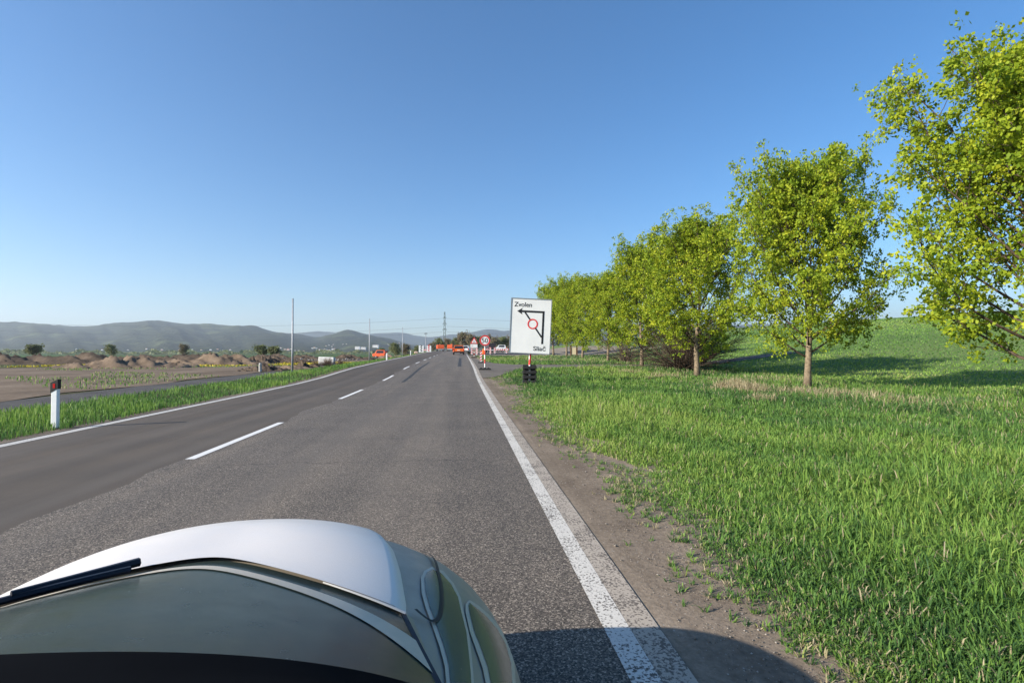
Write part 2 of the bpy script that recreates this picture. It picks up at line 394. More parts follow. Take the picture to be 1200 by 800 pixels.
M_straw = m_leaf('straw', [(0, (.22, .18, .09)), (.5, (.38, .31, .18)), (1, (.50, .43, .27))], .3)
def P3(name, c, rough=.5, spec=.4, metal=0, coat=0): return simple(name, c, rough, spec, metal, coat, var=.08, scale=4)
M_galv = simple('galvanised_steel', (.33, .34, .36), .55, .4, .3, var=.15, scale=12)
M_wp = simple('white_coating', (.80, .80, .78), .45, .4, var=.05, scale=5)
M_red = P3('red_coating', (.62, .035, .03)); M_blk = P3('black_coating', (.012, .012, .013))
M_rub = simple('recycled_rubber', (.028, .028, .028), .85, .2, var=.4, scale=20, bump=.5)
M_glass = P3('dark_glass', (.02, .024, .026), .08, .6); M_tyre = P3('tyre_black', (.02, .02, .02), .8, .2)
M_rim = P3('alloy', (.4, .4, .41), .3, .5, .8); M_or = P3('orange_paint', (.75, .14, .015), .35, .5, 0, .6)
M_or2 = P3('truck_orange', (.75, .115, .03), .4, .5); M_wpaint = P3('white_paint', (.75, .75, .74), .35, .5, 0, .5)
M_lampred = P3('red_lens', (.5, .01, .01), .2, .6); M_plate = P3('plate_cream', (.7, .68, .55)); M_dpaint = P3('dark_vehicle_paint', (.04, .03, .035), .4, .5)
M_conc = simple('concrete', (.45, .44, .41), .9, .15, var=.25, scale=3, bump=.4)
M_concw = simple('whitened_concrete', (.60, .59, .56), .9, .15, var=.25, scale=2.5, bump=.4)
def local_mat(base): return base

# ------------------------------------------------------------------ trees
def unit(v): return v/np.linalg.norm(v)
def make_tree(name, seed, Ht, Rad, nlimb=44, nsub=11, ntw=9, nleaf=18, clear=1.1, lsize=.104, leafmat=None, zw=.62):
    r = np.random.default_rng(seed); wood = MB(); C = []
    def env(z):
        t = np.clip((z-clear)/(Ht-clear), 0, 1); return Rad*(np.sin(np.pi*min(1, max(0.0, t))**zw)**.6 if 0 < t < 1 else .05)
    ax = [Vector((.10*math.sin(z*1.1+seed)*min(1, z/3), .10*math.cos(z*.9+seed*2)*min(1, z/3), z)) for z in np.linspace(0, Ht*.9, 12)]
    ax[0].x = ax[0].y = 0
    r0 = .16
    wood_t = MB(); wood_t.tube(ax, [r0*1.25]+[r0*(1-.93*(i/11)) for i in range(1, 12)], 10)
    for i in range(nlimb):
        f = (i+.5)/nlimb; z0 = clear+.05+(Ht*.80-clear)*f**.9; az = i*2.39996+r.normal(0, .25)
        el = R(22+48*f+r.normal(0, 6)); tgt = env(z0+.8)*r.uniform(.80, 1.12)
        L = min(tgt/math.cos(el)*1.02, (Ht*1.02-z0)/max(.2, math.sin(el)))
        p = np.array([*ax[min(11, int(z0/(Ht*.9)*11))].xy, z0]); d = np.array([math.cos(az)*math.cos(el), math.sin(az)*math.cos(el), math.sin(el)])
        pts = [p.copy()]; n = 7
        for k in range(n):
            d = unit(d+np.array([0, 0, .09])+r.normal(0, .09, 3)); p = p+d*L/n; pts.append(p.copy())
        wood.tube(pts, [.042*(1-f*.5)*(1-.85*k/n)+.004 for k in range(n+1)], 5)
        for s in range(nsub):
            k = 1+(n-1)*((s+r.random())/nsub); b = int(k); q = pts[b]*(1-(k-b))+pts[min(n, b+1)]*(k-b)
            dd = unit(unit(pts[min(n, b+1)]-pts[b-1])+r.normal(0, .62, 3)+[0, 0, .12]); ll = r.uniform(.5, 1.15)*(1.15-.5*k/n)*Rad/2.6
            sp = [q.copy()]
            for m in range(4): dd = unit(dd+r.normal(0, .16, 3)+[0, 0, .05]); q = q+dd*ll/4; sp.append(q.copy())
            wood.tube(sp, [.012, .010, .008, .006, .003], 4, False)
            for w in range(ntw):
                m = r.uniform(.8, 4); b2 = min(3, int(m)); c = sp[b2]+(sp[b2+1]-sp[b2])*(m-b2)+r.normal(0, .22, 3)
                C.append(c)
                if w % 4 == 0: wood.tube([sp[b2], c], [.005, .003], 3, False)
    for i in range(7):   # bare shoots poking out of the top
        a = r.uniform(0, 6.28); q = np.array([.7*Rad*math.cos(a)*r.random(), .7*Rad*math.sin(a)*r.random(), Ht*r.uniform(.82, .93)])
        wood.tube([q, q+[.12*math.cos(a), .12*math.sin(a), r.uniform(.7, 1.2)]], [.010, .003], 3, False)
    C = np.array(C); nC = len(C); tintC = np.clip(r.normal(.5, .22, nC), 0, 1)
    N = nC*nleaf; ci = np.repeat(np.arange(nC), nleaf)
    P = C[ci]+r.normal(0, .085 if lsize < .2 else .2, (N, 3))*[1, 1, .9]
    a = r.normal(0, 1, (N, 3)); a /= np.linalg.norm(a, axis=1)[:, None]; b = np.cross(a, r.normal(0, 1, (N, 3))); b /= np.linalg.norm(b, axis=1)[:, None]
    sz = lsize*r.uniform(.45, 1.3, N)[:, None]
    V = np.stack([P-a*sz*.5, P+b*sz*.42-a*sz*.05, P+a*sz*.6, P-b*sz*.42-a*sz*.05], 1).reshape(-1, 3)
    tc = np.clip(tintC[ci]+r.normal(0, .12, N), 0, 1); col = np.repeat(np.stack([tc, tc, tc, np.ones(N)], 1), 4, 0)
    root = empty(name)
    wood_t.build('trunk', M_bark, root, True)
    wood.build('branches', M_twig, root, True)
    npmesh('crown', V, np.arange(N*4).reshape(-1, 4), leafmat or M_leaf, root, col=col)
    return root
def place(o, px=None, d=None, xy=None, rz=0, sc=1, label=None, cat=None, group=None, dz=0):
    x, y = xy if xy else U(px, d)
    o.location = (x, y, float(H(x, y))-.01+dz); o.rotation_euler = (0, 0, rz); o.scale = sc if hasattr(sc, '__len__') else (sc, sc, sc)
    return tag(o, label, cat, group)
protoT = [make_tree('roadside_tree', 3, 8.3, 4.1), make_tree('roadside_tree', 8, 8.4, 3.9), make_tree('roadside_tree', 15, 8.3, 3.9)]
G = 'young leafy trees in a row on the verge'
rowt = [(817, 28.6, 0, .3, (1.0, 1.0, .95), 'spring green tree with thick pale trunk in front of the big bare shrub'),
        (752, 36, 1, 1.3, (.88, .88, .92), 'spring green tree with flaring trunk foot, next beyond the tree at the big bare shrub'),
        (712.5, 46.5, 2, 2.6, (.8, .8, .88), 'spring green tree with the thinnest trunk, third tree beyond the bare shrub'),
        (682.5, 56, 0, 4.0, (.85, .85, .96), 'small spring green tree just right of the cream notice board'),
        (664, 65, 1, 5.0, (.9, .9, 1.04), 'small spring green tree just left of the cream notice board'),
        (648.5, 76, 2, .9, (.95, .95, 1.12), 'farthest spring green tree of the row, partly behind the white detour sign'),
        (946, 20.4, 2, 3.1, (.84, .84, 1.0), 'tall spring green tree to the right of the tree at the bare shrub'),
        (1215, 12.6, 1, 2.2, (.9, .9, 1.0), 'nearest spring green tree of the row, towering at the right edge')]
used = set()
for px, d, k, rz, sc, lab in rowt:
    o = protoT[k] if k not in used else copy_tree(protoT[k]); used.add(k)
    place(o, px, d, None, rz, sc, lab, 'tree', G)
def far_tree(seed, Ht, Rad, mat): return make_tree('far_tree', seed, Ht, Rad, 14, 5, 6, 7, .5, .30, mat, .6)
ft = [far_tree(31, 4.2, 2.3, M_bush), far_tree(32, 4.6, 2.4, M_brown), far_tree(33, 3.0, 2.2, M_bush)]
spots = [(306, 108, 2, .95, 'round olive green bush at the left end of the green field'), (321, 105, 2, .85, 'round olive green bush right of its larger neighbour before the far town'),
         (447, 128, 0, .62, 'dark bush standing just behind the orange van'), (463, 135, 0, .95, 'olive tree left of the thin pole past the orange van'), (475, 140, 1, .85, 'brown budding tree behind the thin pole past the orange van'),
         (489, 150, 0, .85, 'olive tree left of the black and white board'), (507, 170, 1, .8, 'brown budding tree between street lamp and left orange truck'), (515, 190, 0, 1.2, 'olive tree behind the left orange truck'),
         (524, 200, 1, 1.1, 'brown budding tree at the foot of the pylon'), (534, 195, 0, 1.25, 'olive tree behind the right orange truck'), (543, 190, 1, 1.6, 'tall brown budding tree behind the orange car'),
         (552, 180, 1, 1.35, 'brown budding tree behind the triangular warning sign'), (561, 185, 0, 1.3, 'olive tree between warning sign and speed limit sign'), (571, 190, 1, 1.35, 'brown budding tree behind the speed limit sign'),
         (580, 175, 1, 1.1, 'brown budding tree above the white van'), (589, 180, 0, 1.25, 'olive tree right of the white van roof'), (597, 185, 1, 1.2, 'brown budding tree beside the left edge of the detour sign'),
         (612, 190, 1, 1.2, 'brown budding tree hidden by the detour sign board'), (130, 140, 0, .9, 'olive tree alone beyond the tilled field on the far left'), (215, 150, 1, .9, 'brown budding tree beyond the tilled field on the left'), (40, 120, 2, 1.1, 'broad olive bush at the far left field edge')]
used = set()
for i, (px, d, k, sc, lab) in enumerate(spots):
    o = ft[k] if k not in used else copy_tree(ft[k]); used.add(k)
    place(o, px, d, None, i*1.7, sc*.82, lab, 'tree', 'small trees and bushes in the distance')
# bare shrubs
def bare_shrub(name, seed, n, L, mat, loc, label, up=1.0, twigs=4, rad=.02, cat='shrub', group=None):
    r = np.random.default_rng(seed); mb = MB()
    for i in range(n):
        az = r.uniform(0, 6.28); el = R(r.uniform(18, 82))*up; d = np.array([math.cos(az)*math.cos(el), math.sin(az)*math.cos(el), math.sin(el)])
        p = np.array([r.normal(0, .12*L/3), r.normal(0, .12*L/3), -.05]); pts = [p.copy()]; l = L*r.uniform(.55, 1.05)
        for k in range(6): d = unit(d+r.normal(0, .07, 3)-[0, 0, .035]); p = p+d*l/6; p[2] = max(.04, p[2]); pts.append(p.copy())
        mb.tube(pts, [rad*(1-.8*k/6) for k in range(7)], 4, False)
        for w in range(twigs):
            k = r.integers(2, 6); q = pts[k]; dd = unit(unit(pts[k]-pts[k-1])+r.normal(0, .35, 3)); m = r.uniform(.15, .3)*l
            mb.tube([q, q+dd*m*.5, q+dd*m+r.normal(0, .03, 3)], [rad*.4, rad*.3, rad*.15], 3, False)
    o = mb.build(name, mat); o.location = loc; return tag(o, label, cat, group)
def gl(px, d, dz=0): x, y = U(px, d); return (x, y, float(H(x, y))+dz)
bare_shrub('bare_shrub', 5, 300, 4.9, M_twig, gl(803, 33.5), 'large bare shrub of arching dark stems behind the thick pale trunk', 1, 6, .026)
bare_shrub('bare_shrub', 6, 110, 3.2, M_twig, gl(733, 44), 'smaller bare brown shrub left of the big arching one, behind the tree row', 1, 5, .022)
M_br = simple('reddish_twigs', (.17, .12, .085), .95, .1, var=.3)
bare_shrub('bare_shrub', 7, 260, .92, M_br, gl(384, 48), 'low brown twiggy shrub in front of the white concrete block', 1, 5, .014)
bare_shrub('bare_shrub', 9, 140, .7, M_br, gl(399, 52), 'small low brown twiggy shrub right of the white concrete block', 1, 4, .013)
bare_shrub('bare_shrub', 10, 140, .75, M_br, gl(370, 46), 'low brown twiggy shrub left of the white concrete block', 1, 4, .013)

# ------------------------------------------------------------------ grass (stuff)
def clump(x, y): return .5+.22*np.sin(x*.9+1.7*np.sin(y*.35))+.2*np.sin(y*.6+1.3*np.sin(x*.5+1))+.14*np.sin(x*2.3+y*1.9)
def blades(name, x, y, h, w, tint, mat, lean=.35, dirs=None):
    n = len(x); z = H(x, y)-.015; a = rng.uniform(0, 6.283, n); b = rng.uniform(0, 6.283, n) if dirs is None else dirs+rng.normal(0, .7, n)
    l = h*rng.uniform(.05, 1, n)*lean
    rx, ry = np.cos(a)*w/2, np.sin(a)*w/2; lx, ly = np.cos(b)*l, np.sin(b)*l
    V = np.empty((n, 7, 3)); dr = np.minimum(l/np.maximum(h, 1e-3), 1.2)
    V[:, 0] = np.stack([x-rx, y-ry, z], 1); V[:, 1] = np.stack([x+rx, y+ry, z], 1)
    V[:, 2] = np.stack([x+rx*.95+lx*.18, y+ry*.95+ly*.18, z+h*.45], 1); V[:, 3] = np.stack([x-rx*.95+lx*.18, y-ry*.95+ly*.18, z+h*.45], 1)
    V[:, 4] = np.stack([x+rx*.7+lx*.55, y+ry*.7+ly*.55, z+h*(.82-.12*dr)], 1); V[:, 5] = np.stack([x-rx*.7+lx*.55, y-ry*.7+ly*.55, z+h*(.82-.12*dr)], 1)
    V[:, 6] = np.stack([x+lx, y+ly, z+h*(1-.42*dr)], 1)
    i = np.arange(n)[:, None]*7
    Q = np.concatenate([np.concatenate([i, i+1, i+2, i+3], 1), np.concatenate([i+3, i+2, i+4, i+5], 1)]); T = np.concatenate([i+5, i+4, i+6], 1)
    c = np.repeat(np.stack([tint]*3+[np.ones(n)], 1), 7, 0)
    o = npmesh(name, V.reshape(-1, 3), [Q, T], mat, col=c); o['kind'] = 'stuff'; return o
def polar(n, d0, d1, a0, a1):
    d = np.exp(rng.uniform(math.log(d0), math.log(d1), n)); a = rng.uniform(a0, a1, n)
    return d*np.sin(a), d*np.cos(a), d
er = np.vectorize(edge_right)
K = 13
cx_, cy_, d_ = polar(46000, 2.0, 95, 0.0, 1.12)
tf = rng.uniform(.55, 1.45, len(cx_)); tt = rng.normal(0, .12, len(cx_))
sp_ = .030+.010*d_**.8; ang = rng.uniform(0, 6.283, (len(cx_), K)); rad_ = rng.random((len(cx_), K))**.6*sp_[:, None]*1.25
x = (cx_[:, None]+np.cos(ang)*rad_).ravel(); y = (cy_[:, None]+np.sin(ang)*rad_).ravel(); d = np.repeat(d_, K); dirs = ang.ravel(); tf = np.repeat(tf, K); tt = np.repeat(tt, K)
e = x-er(y); bare = clump(x*2.1+3, y*1.5)
m = (e > 0) & (x < 18.5) & ~on_side(x, y) & ~((y > 72) & (x > 2)) & (rng.random(len(x)) < np.clip(.20+e*1.5, 0, 1)) & ~((bare < .24) & (e < .7)) & ~((bare < .12) & (rng.random(len(x)) < .6))
x, y, d, e, dirs, tf, tt = (q_[m] for q_ in (x, y, d, e, dirs, tf, tt))
cl = clump(x, y)
h = (.085+.15*np.clip(cl, 0, 1))*np.clip(.28+e*.75, .28, 1.15)*tf*rng.uniform(.6, 1.2, len(x))*(1+.25*sstep(9, 13, x))
tint = np.clip(.45+.70*(clump(x*.6+5, y*.45)-.5)+.25*(cl-.5)+tt+rng.normal(0, .10, len(x)), 0, .86)
dry = rng.random(len(x)) < np.clip(.035+.06*(e < .8)+.20*sstep(7.5, 12.5, x)*np.clip(clump(y*.8, x), 0, 1)+.10*sstep(40, 50, y), 0, 1)
tint[dry] = rng.uniform(.9, 1, dry.sum())
blades('grass', x, y, h, (.0055+.0006*d)*rng.uniform(.7, 1.4, len(x)), tint, M_grass, .95, dirs)
n = 70000; x, y, d = polar(n, 18, 110, .3, 1.1); k = (x > 18.5) & (x < 70) & ~on_side(x, y); x, y, d = x[k], y[k], d[k]
blades('meadow_grass', x, y, rng.uniform(.04, .13, len(x)), .0016*d, np.clip(.55+.5*(clump(x*.3, y*.2)-.5)+rng.normal(0, .12, len(x)), 0, .88), M_grass, .8)
n = 3800; yy = np.exp(rng.uniform(math.log(2.2), math.log(30), n)); xx = er(yy)+rng.normal(-.02, .16, n); k = rng.random(n) < .25+.75*(clump(xx*3, yy*2.5) > .5); xx, yy = xx[k], yy[k]
K = 9; ang = rng.uniform(0, 6.283, (len(xx), K)); x = (xx[:, None]+np.cos(ang)*.012).ravel(); y = (yy[:, None]+np.sin(ang)*.012).ravel()
tt = np.repeat(np.where(rng.random(len(xx)) < .35, rng.uniform(.88, 1, len(xx)), rng.uniform(.1, .7, len(xx))), K)
blades('edge_weeds', x, y, rng.uniform(.025, .075, len(x)), np.full(len(x), .007), np.clip(tt+rng.normal(0, .05, len(x)), 0, 1), M_grass, 1.3, ang.ravel())
x, y, d = polar(230000, 5, 140, -1.3, 0.02)
m = (x > -11.25+.1*np.sin(y)) & (x < -7.72+.08*np.sin(y*1.7)); x, y, d = x[m], y[m], d[m]
blades('grass', x, y, (.10+.12*clump(x, y))*rng.uniform(.6, 1.3, len(x)), .006*(1+d/10), np.clip(.45+.4*(clump(x, y)-.5)+rng.normal(0, .13, len(x)), 0, .85), M_grass)
def tuft(px, d, n, rad, hh):
    cx, cy = U(px, d); return (cx+rng.normal(0, rad, n), cy+rng.normal(0, rad, n), np.full(n, hh)*rng.uniform(.5, 1.2, n))
T = [tuft(*a) for a in [(846, 20, 260, .16, .40), (868, 19.5, 520, .30, .42), (880, 18, 420, .28, .45), (862, 22, 300, .25, .4), (838, 24, 200, .2, .3), (893, 15, 260, .22, .34), (835, 18.5, 120, .12, .3), (735, 31, 300, .4, .3),
     (700, 36, 320, .5, .3), (780, 28, 320, .5, .28), (760, 26, 160, .3, .25), (940, 17, 420, .5, .4), (990, 16, 420, .6, .4), (1060, 14, 420, .6, .36), (905, 24, 400, .8, .35), (672, 40, 260, .6, .3), (640, 50, 260, .9, .3), (610, 58, 300, 1.2, .3)]]
x = np.concatenate([t_[0] for t_ in T]); y = np.concatenate([t_[1] for t_ in T]); h = np.concatenate([t_[2] for t_ in T])
k = ~on_side(x, y); x, y, h = x[k], y[k], h[k]
blades('dry_grass', x, y, h, np.full(len(x), .013), rng.uniform(0, 1, len(x)), M_straw, .8)
M_yel = m_leaf('yellow_blossom', [(0, (.42, .33, .03)), (1, (.62, .50, .04))], .2)
n = 9000; y = rng.uniform(50, 66, n); x = rng.uniform(-36, -12, n)-(66-y)*.3; k = clump(x*.4, y*2) > .35; x, y = x[k], y[k]
blades('yellow_flowers', x, y, rng.uniform(.08, .22, len(x)), np.full(len(x), .10), rng.random(len(x)), M_yel)
n = 26000; y = rng.uniform(16, 70, n); x = rng.uniform(-60, -14, n); k = clump(x*.35+2, y*.5) > .62; x, y = x[k], y[k]
blades('weeds', x, y, rng.uniform(.06, .2, len(x)), np.full(len(x), .04), rng.uniform(.1, 1, len(x)), M_grass)
# gravel on the shoulder
def pebbles(name, x, y, s, mat, dz=0):
    n = len(x); z = H(x, y)
    base = np.array([(1, 0, 0), (0, 1, 0), (-1, 0, 0), (0, -1, 0), (0, 0, .7), (0, 0, -.7)], float)
    V = base[None]*s[:, None, None]*rng.uniform(.55, 1.3, (n, 6, 1)); a = rng.uniform(0, 6.28, n)
    X = V[..., 0]*np.cos(a)[:, None]-V[..., 1]*np.sin(a)[:, None]; Y = V[..., 0]*np.sin(a)[:, None]+V[..., 1]*np.cos(a)[:, None]
    V = np.stack([X+x[:, None], Y+y[:, None], V[..., 2]+(z+s*.3+dz)[:, None]], -1)
    f = np.array([(0, 1, 4), (1, 2, 4), (2, 3, 4), (3, 0, 4), (1, 0, 5), (2, 1, 5), (3, 2, 5), (0, 3, 5)])
    F = (np.arange(n)[:, None, None]*6+f[None]).reshape(-1, 3)
    c = np.repeat(np.stack([rng.random(n)]*3+[np.ones(n)], 1), 6, 0)
    o = npmesh(name, V.reshape(-1, 3), F, mat, col=c); o['kind'] = 'stuff'; return o
M_peb = m_leaf('pebble_stone', [(0, (.05, .042, .036)), (.6, (.17, .145, .12)), (1, (.42, .38, .33))], 0)
n = 11000; y = np.exp(rng.uniform(math.log(2.0), math.log(20), n)); x = 1.15+np.clip(rng.beta(1.8, 1.6, n), 0, 1)*1.0
pebbles('gravel', x, y, rng.gamma(1.5, .0012, n)+.0011, M_peb, .001)
n = 900; y = rng.uniform(78, 96, n); x = rng.uniform(-40, -17, n); pebbles('rubble', x, y, rng.gamma(2, .07, n)+.04, m_leaf('rubble_stone', [(0, (.06, .05, .04)), (.7, (.17, .145, .12)), (1, (.45, .42, .38))], 0))

# ------------------------------------------------------------------ earth mounds
M_soil = m_dirt('dug_soil', (.045, .034, .026), (.085, .063, .046), (.15, .112, .08), .6, False)
M_soil2 = m_dirt('brown_soil', (.12, .088, .06), (.17, .125, .088), (.22, .17, .12), .6, False)
def mound(px, d, w, dep, h, seed, label, mat):
    r = np.random.default_rng(seed); nu, nv = 44, 22; V = []; ph = r.random(10)*6
    for i in range(nu):
        for j in range(nv):
            u = i/(nu-1)*2-1; v = j/(nv-1)*2-1
            q = max(0, 1-u*u)**.8*max(0, 1-v*v)
            z = h*q**.8*(.62+.26*math.sin(u*(4+2*ph[4]/6)+ph[0])+.22*math.sin(u*11+v*6+ph[1])+.15*math.sin(u*23+v*9+ph[2])+.10*math.sin(u*41+v*31+ph[3]))+.085*h*r.normal()*(q > .02)
            V.append((u*w/2, v*dep/2, max(-.1, z-.04)))
    o = npmesh('soil_mound', V, gridf(nu, nv)[:, ::-1], mat, smooth=False)
    x, y = U(px, d); o.location = (x, y, float(H(x, y))+.03); return tag(o, label, 'earth mound', 'soil mounds along the road works')
for a in [(322, 62, 9, 3, .9, 1, 'long dark soil mound left of the tall pole, behind the yellow flowers', M_soil), (310, 38, 3.4, 2, .5, 2, 'small dark soil mound beside the short grey bollard', M_soil),
          (352, 41.5, 2.0, 1.6, .60, 3, 'pointed dark soil mound right of the tall pole foot', M_soil), (362, 43, 3.0, 1.5, .3, 4, 'low dark soil mound trailing off from the pointed one', M_soil),
          (303, 56, 3.2, 3, 1.0, 5, 'dark soil mound above the short grey bollard', M_soil), (330, 86, 14, 4, 1.0, 6, 'wide dark soil mound in front of the green field, left of the rubble', M_soil), (362, 84, 9, 4, .8, 7, 'dark mound with pale stones between tall pole and concrete block', M_soil),
          (408, 88, 9, 4, .9, 8, 'dark mound with pale stones right of the concrete block', M_soil), (426, 92, 4, 3, .5, 9, 'dark mound just left of the orange van', M_soil), (328, 40, 6, 2.5, .35, 10, 'low light brown soil mound at the foot of the tall pole', M_soil2),
          (250, 52, 12, 4, 1.1, 11, 'broad brown soil mound left of the short bollard', M_soil2), (150, 45, 11, 5, 1.0, 12, 'broad brown soil mound on the far left plain', M_soil2), (200, 75, 16, 5, 1.2, 13, 'long dark soil mound far left behind the brown ones', M_soil), (60, 60, 18, 5, 1.3, 14, 'long dark soil mound at the left edge', M_soil), (462, 88, 6, 3, .7, 15, 'low brown mound right of the orange van', M_soil2)]:
    mound(*a)

# ------------------------------------------------------------------ signs
def text_w(txt, size, mat, parent, x0, z, width, y=-.03, bold=0.0):
    o = lettering(txt, size, mat, parent, (x0, y, z), bold=bold); bb = [v.co.x for v in o.data.vertices]
    s = width/(max(bb)-min(bb)); o.scale = (s, 1, 1); o.location.x = x0-min(bb)*s; return o
x, y = U(620.3, 23); z0 = float(H(x, y))
sg = empty('detour_sign', (x, y, z0), -YAW*.6, 'large white detour board reading Zvolen and Sliač with a bent black arrow and red ring', 'road sign')
k = .0053
bo = MB().box((0, 0, 0), (1.80, .025, 2.43), bev=.0).build('board', simple('board_white', (.72, .72, .70), .5, .3, var=.05, scale=1.5), sg); bo.location = (.05, -.06, 2.60); bo.rotation_euler = (0, R(2.6), 0)
fr = MB()
for s in (-1, 1):
    fr.box((s*.905, 0, 0), (.035, .06, 2.46)); fr.box((0, 0, s*1.222), (1.775, .058, .035))
M_fr = P3('frame_grey', (.26, .27, .28), .4, .5, .3); fr.build('frame', M_fr, bo)
def BX(u, v): return (u-172)*k, (232-v)*k     # drawing units to board metres
ar = MB()
def bar(p, q, w, mb, y=-.016):
    p = Vector(BX(*p)); q = Vector(BX(*q)); t_ = (q-p).normalized(); nrm = Vector((-t_.y, t_.x))*w*k/2
    mb.prism([tuple(p+nrm), tuple(q+nrm), tuple(q-nrm), tuple(p-nrm)], y-.0015, y+.001)
bar((88, 109), (285.5, 109), 17, ar)
ar2 = MB(); bar((277, 117.7), (277, 379), 17, ar2)
hd = MB().prism([BX(54, 109), BX(98, 81), BX(90, 101.8), BX(90, 116.2), BX(98, 137)], -.0178, -.0152)
for p_, q_ in (((121, 117), (166, 178)), ((213, 246), (269, 322))): dg = MB(); bar(p_, q_, 13, dg); dg.build('thin_line', M_blk, bo)
ar.build('arrow_bar', M_blk, bo); ar2.build('arrow_bar', M_blk, bo); hd.build('arrow_head', M_blk, bo); 
rg = MB().ring(33*k, 44*k, -.020, -.013, 48, BX(189, 213)); rg.build('red_ring', M_red, bo)
text_w('Zvolen', .285, M_blk, bo, BX(27, 0)[0], BX(0, 70)[1], 148*k, -.016, .003)
text_w('Sliač', .275, M_blk, bo, BX(203, 0)[0], BX(0, 436)[1], 106*k, -.016, .003)
MB().tube([(.0, .03, .1), (.02, .03, .9), (.06, .03, 3.4)], .045, 12).build('post', M_wp, sg)
MB().tube([(.004, .03, .86), (.02, .03, .93), (.048, .03, 1.52)], .049, 12).build('red_band', M_red, sg)
for x_, z_ in ((.06, 2.1), (.09, 3.2)): MB().box((x_, 0, z_), (1.6, .04, .06)).build('rail', M_galv, sg)
MB().box((0, .12, .44), (.56, .20, .86)).build('ballast_core', M_rub, sg)
for i in range(4):
    pb = MB(); z = .105+i*.215
    pb.box((0, -.06, z), (.62, .36, .13), bev=.02); pb.box((-.26, -.19, z+.085), (.07, .10, .05)); pb.box((.26, -.19, z+.085), (.07, .10, .05))
    pb.build('base_plate', M_rub, sg)
def base_plate(parent, w=.72, dd=.4, h=.11):
    b = MB().box((0, 0, h/2), (w, dd, h), bev=.03); b.box((-w*.3, 0, h+.02), (w*.16, dd*.5, .05)); b.box((w*.3, 0, h+.02), (w*.16, dd*.5, .05)); b.box((0, 0, h+.03), (w*.16, dd*.5, .07))
    b.build('base_plate', M_rub, parent)
def banded_post(parent, h, r=.03):
    MB().tube([(0, 0, .05), (0, 0, h)], r, 10).build('post', M_wp, parent)
    zs = [.55, .95]; 
    for z in (h*.27, h*.62): MB().tube([(0, 0, z), (0, 0, z+h*.17)], r+.003, 10).build('red_band', M_red, parent)
s5 = empty('speed_limit_sign', gl(568.2, 33.4), 0, 'round red rimmed speed limit sign reading 50 on a banded post', 'road sign')
base_plate(s5, .78); banded_post(s5, 1.62, .034)
dsc = MB().ring(0.001, .345, -.05, -.035, 48, (0, 1.93)).build('disc', M_wp, s5)
MB().ring(.255, .345, -.056, -.0505, 48, (0, 1.93)).build('red_rim', M_red, dsc)
MB().ring(.345, .355, -.055, -.03, 48, (0, 1.93)).build('edge', M_galv, dsc)
text_w('50', .44, M_blk, dsc, -.20, 1.78, .40, -.052, .004); MB().tube([(0, 0, 1.5), (0, 0, 2.1)], .034, 8).build('upper_post', M_galv, s5)
ws = empty('warning_sign', gl(555.6, 62), 0, 'triangular red rimmed warning sign above a white plate, beside the road edge', 'road sign')
base_plate(ws, .7); banded_post(ws, 1.25, .03); MB().tube([(0, 0, 1.2), (0, 0, 2.4)], .03, 8).build('upper_post', M_galv, ws)
a = .47; tz = 1.72
tri = MB().prism([(-a, tz), (a, tz), (0, tz+a*1.73)], -.05, -.035).build('triangle', M_red, ws)
b = .30; MB().prism([(-b, tz+.10), (b, tz+.10), (0, tz+.10+b*1.73)], -.056, -.0505).build('white_field', M_wp, tri)
MB().prism([(-.10, tz+.13), (-.055, tz+.13), (-.035, tz+.42), (-.055, tz+.42)], -.0600, -.0565).prism([(.10, tz+.13), (.055, tz+.13), (.035, tz+.42), (.055, tz+.42)], -.0600, -.0565).build('pictogram', M_blk, tri)
MB().box((-.02, -.04, 1.44), (.84, .012, .44)).build('plate', M_wp, ws)
MB().prism([(-.33, 1.44), (-.25, 1.50), (-.25, 1.38)], -.0500, -.0465).box((-.17, -.0485, 1.44), (.14, .003, .03)).build('pictogram', M_blk, ws)
def beacon(px, d, h, w, label, left=True, first=None):
    r_ = empty('traffic_beacon', gl(px, d), 0, label, 'traffic beacon', 'red and white striped beacons at the road works')
    base_plate(r_, .5, .3, .09); MB().box((0, 0, h/2+.1), (w, .03, h)).build('panel', M_wp, r_)
    st = MB(); s = 1 if left else -1; hw = w/2
    for i in range(4):
        zc = .18+i*h*.25
        st.prism([(-hw*s, zc), (hw*s, zc+w*.7), (hw*s, zc+w*.7+h*.11), (-hw*s, zc+h*.11)], -.020, -.0155)
    st.build('red_stripes', M_red, r_); return r_
beacon(563.6, 44, .95, .17, 'striped beacon on a white post just left of the speed limit post', True)
beacon(558.6, 74, 1.0, .28, 'striped beacon right of the warning sign post', False)
beacon(552.8, 78, 1.0, .26, 'striped beacon left of the warning sign post')
beacon(574.6, 84, 1.1, .26, 'striped beacon immediately right of the speed limit post', False)
beacon(579.6, 88, 1.05, .26, 'striped beacon right of the dark lorry', True)
beacon(593.5, 90, 1.0, .28, 'striped beacon closest to the detour sign board', False)
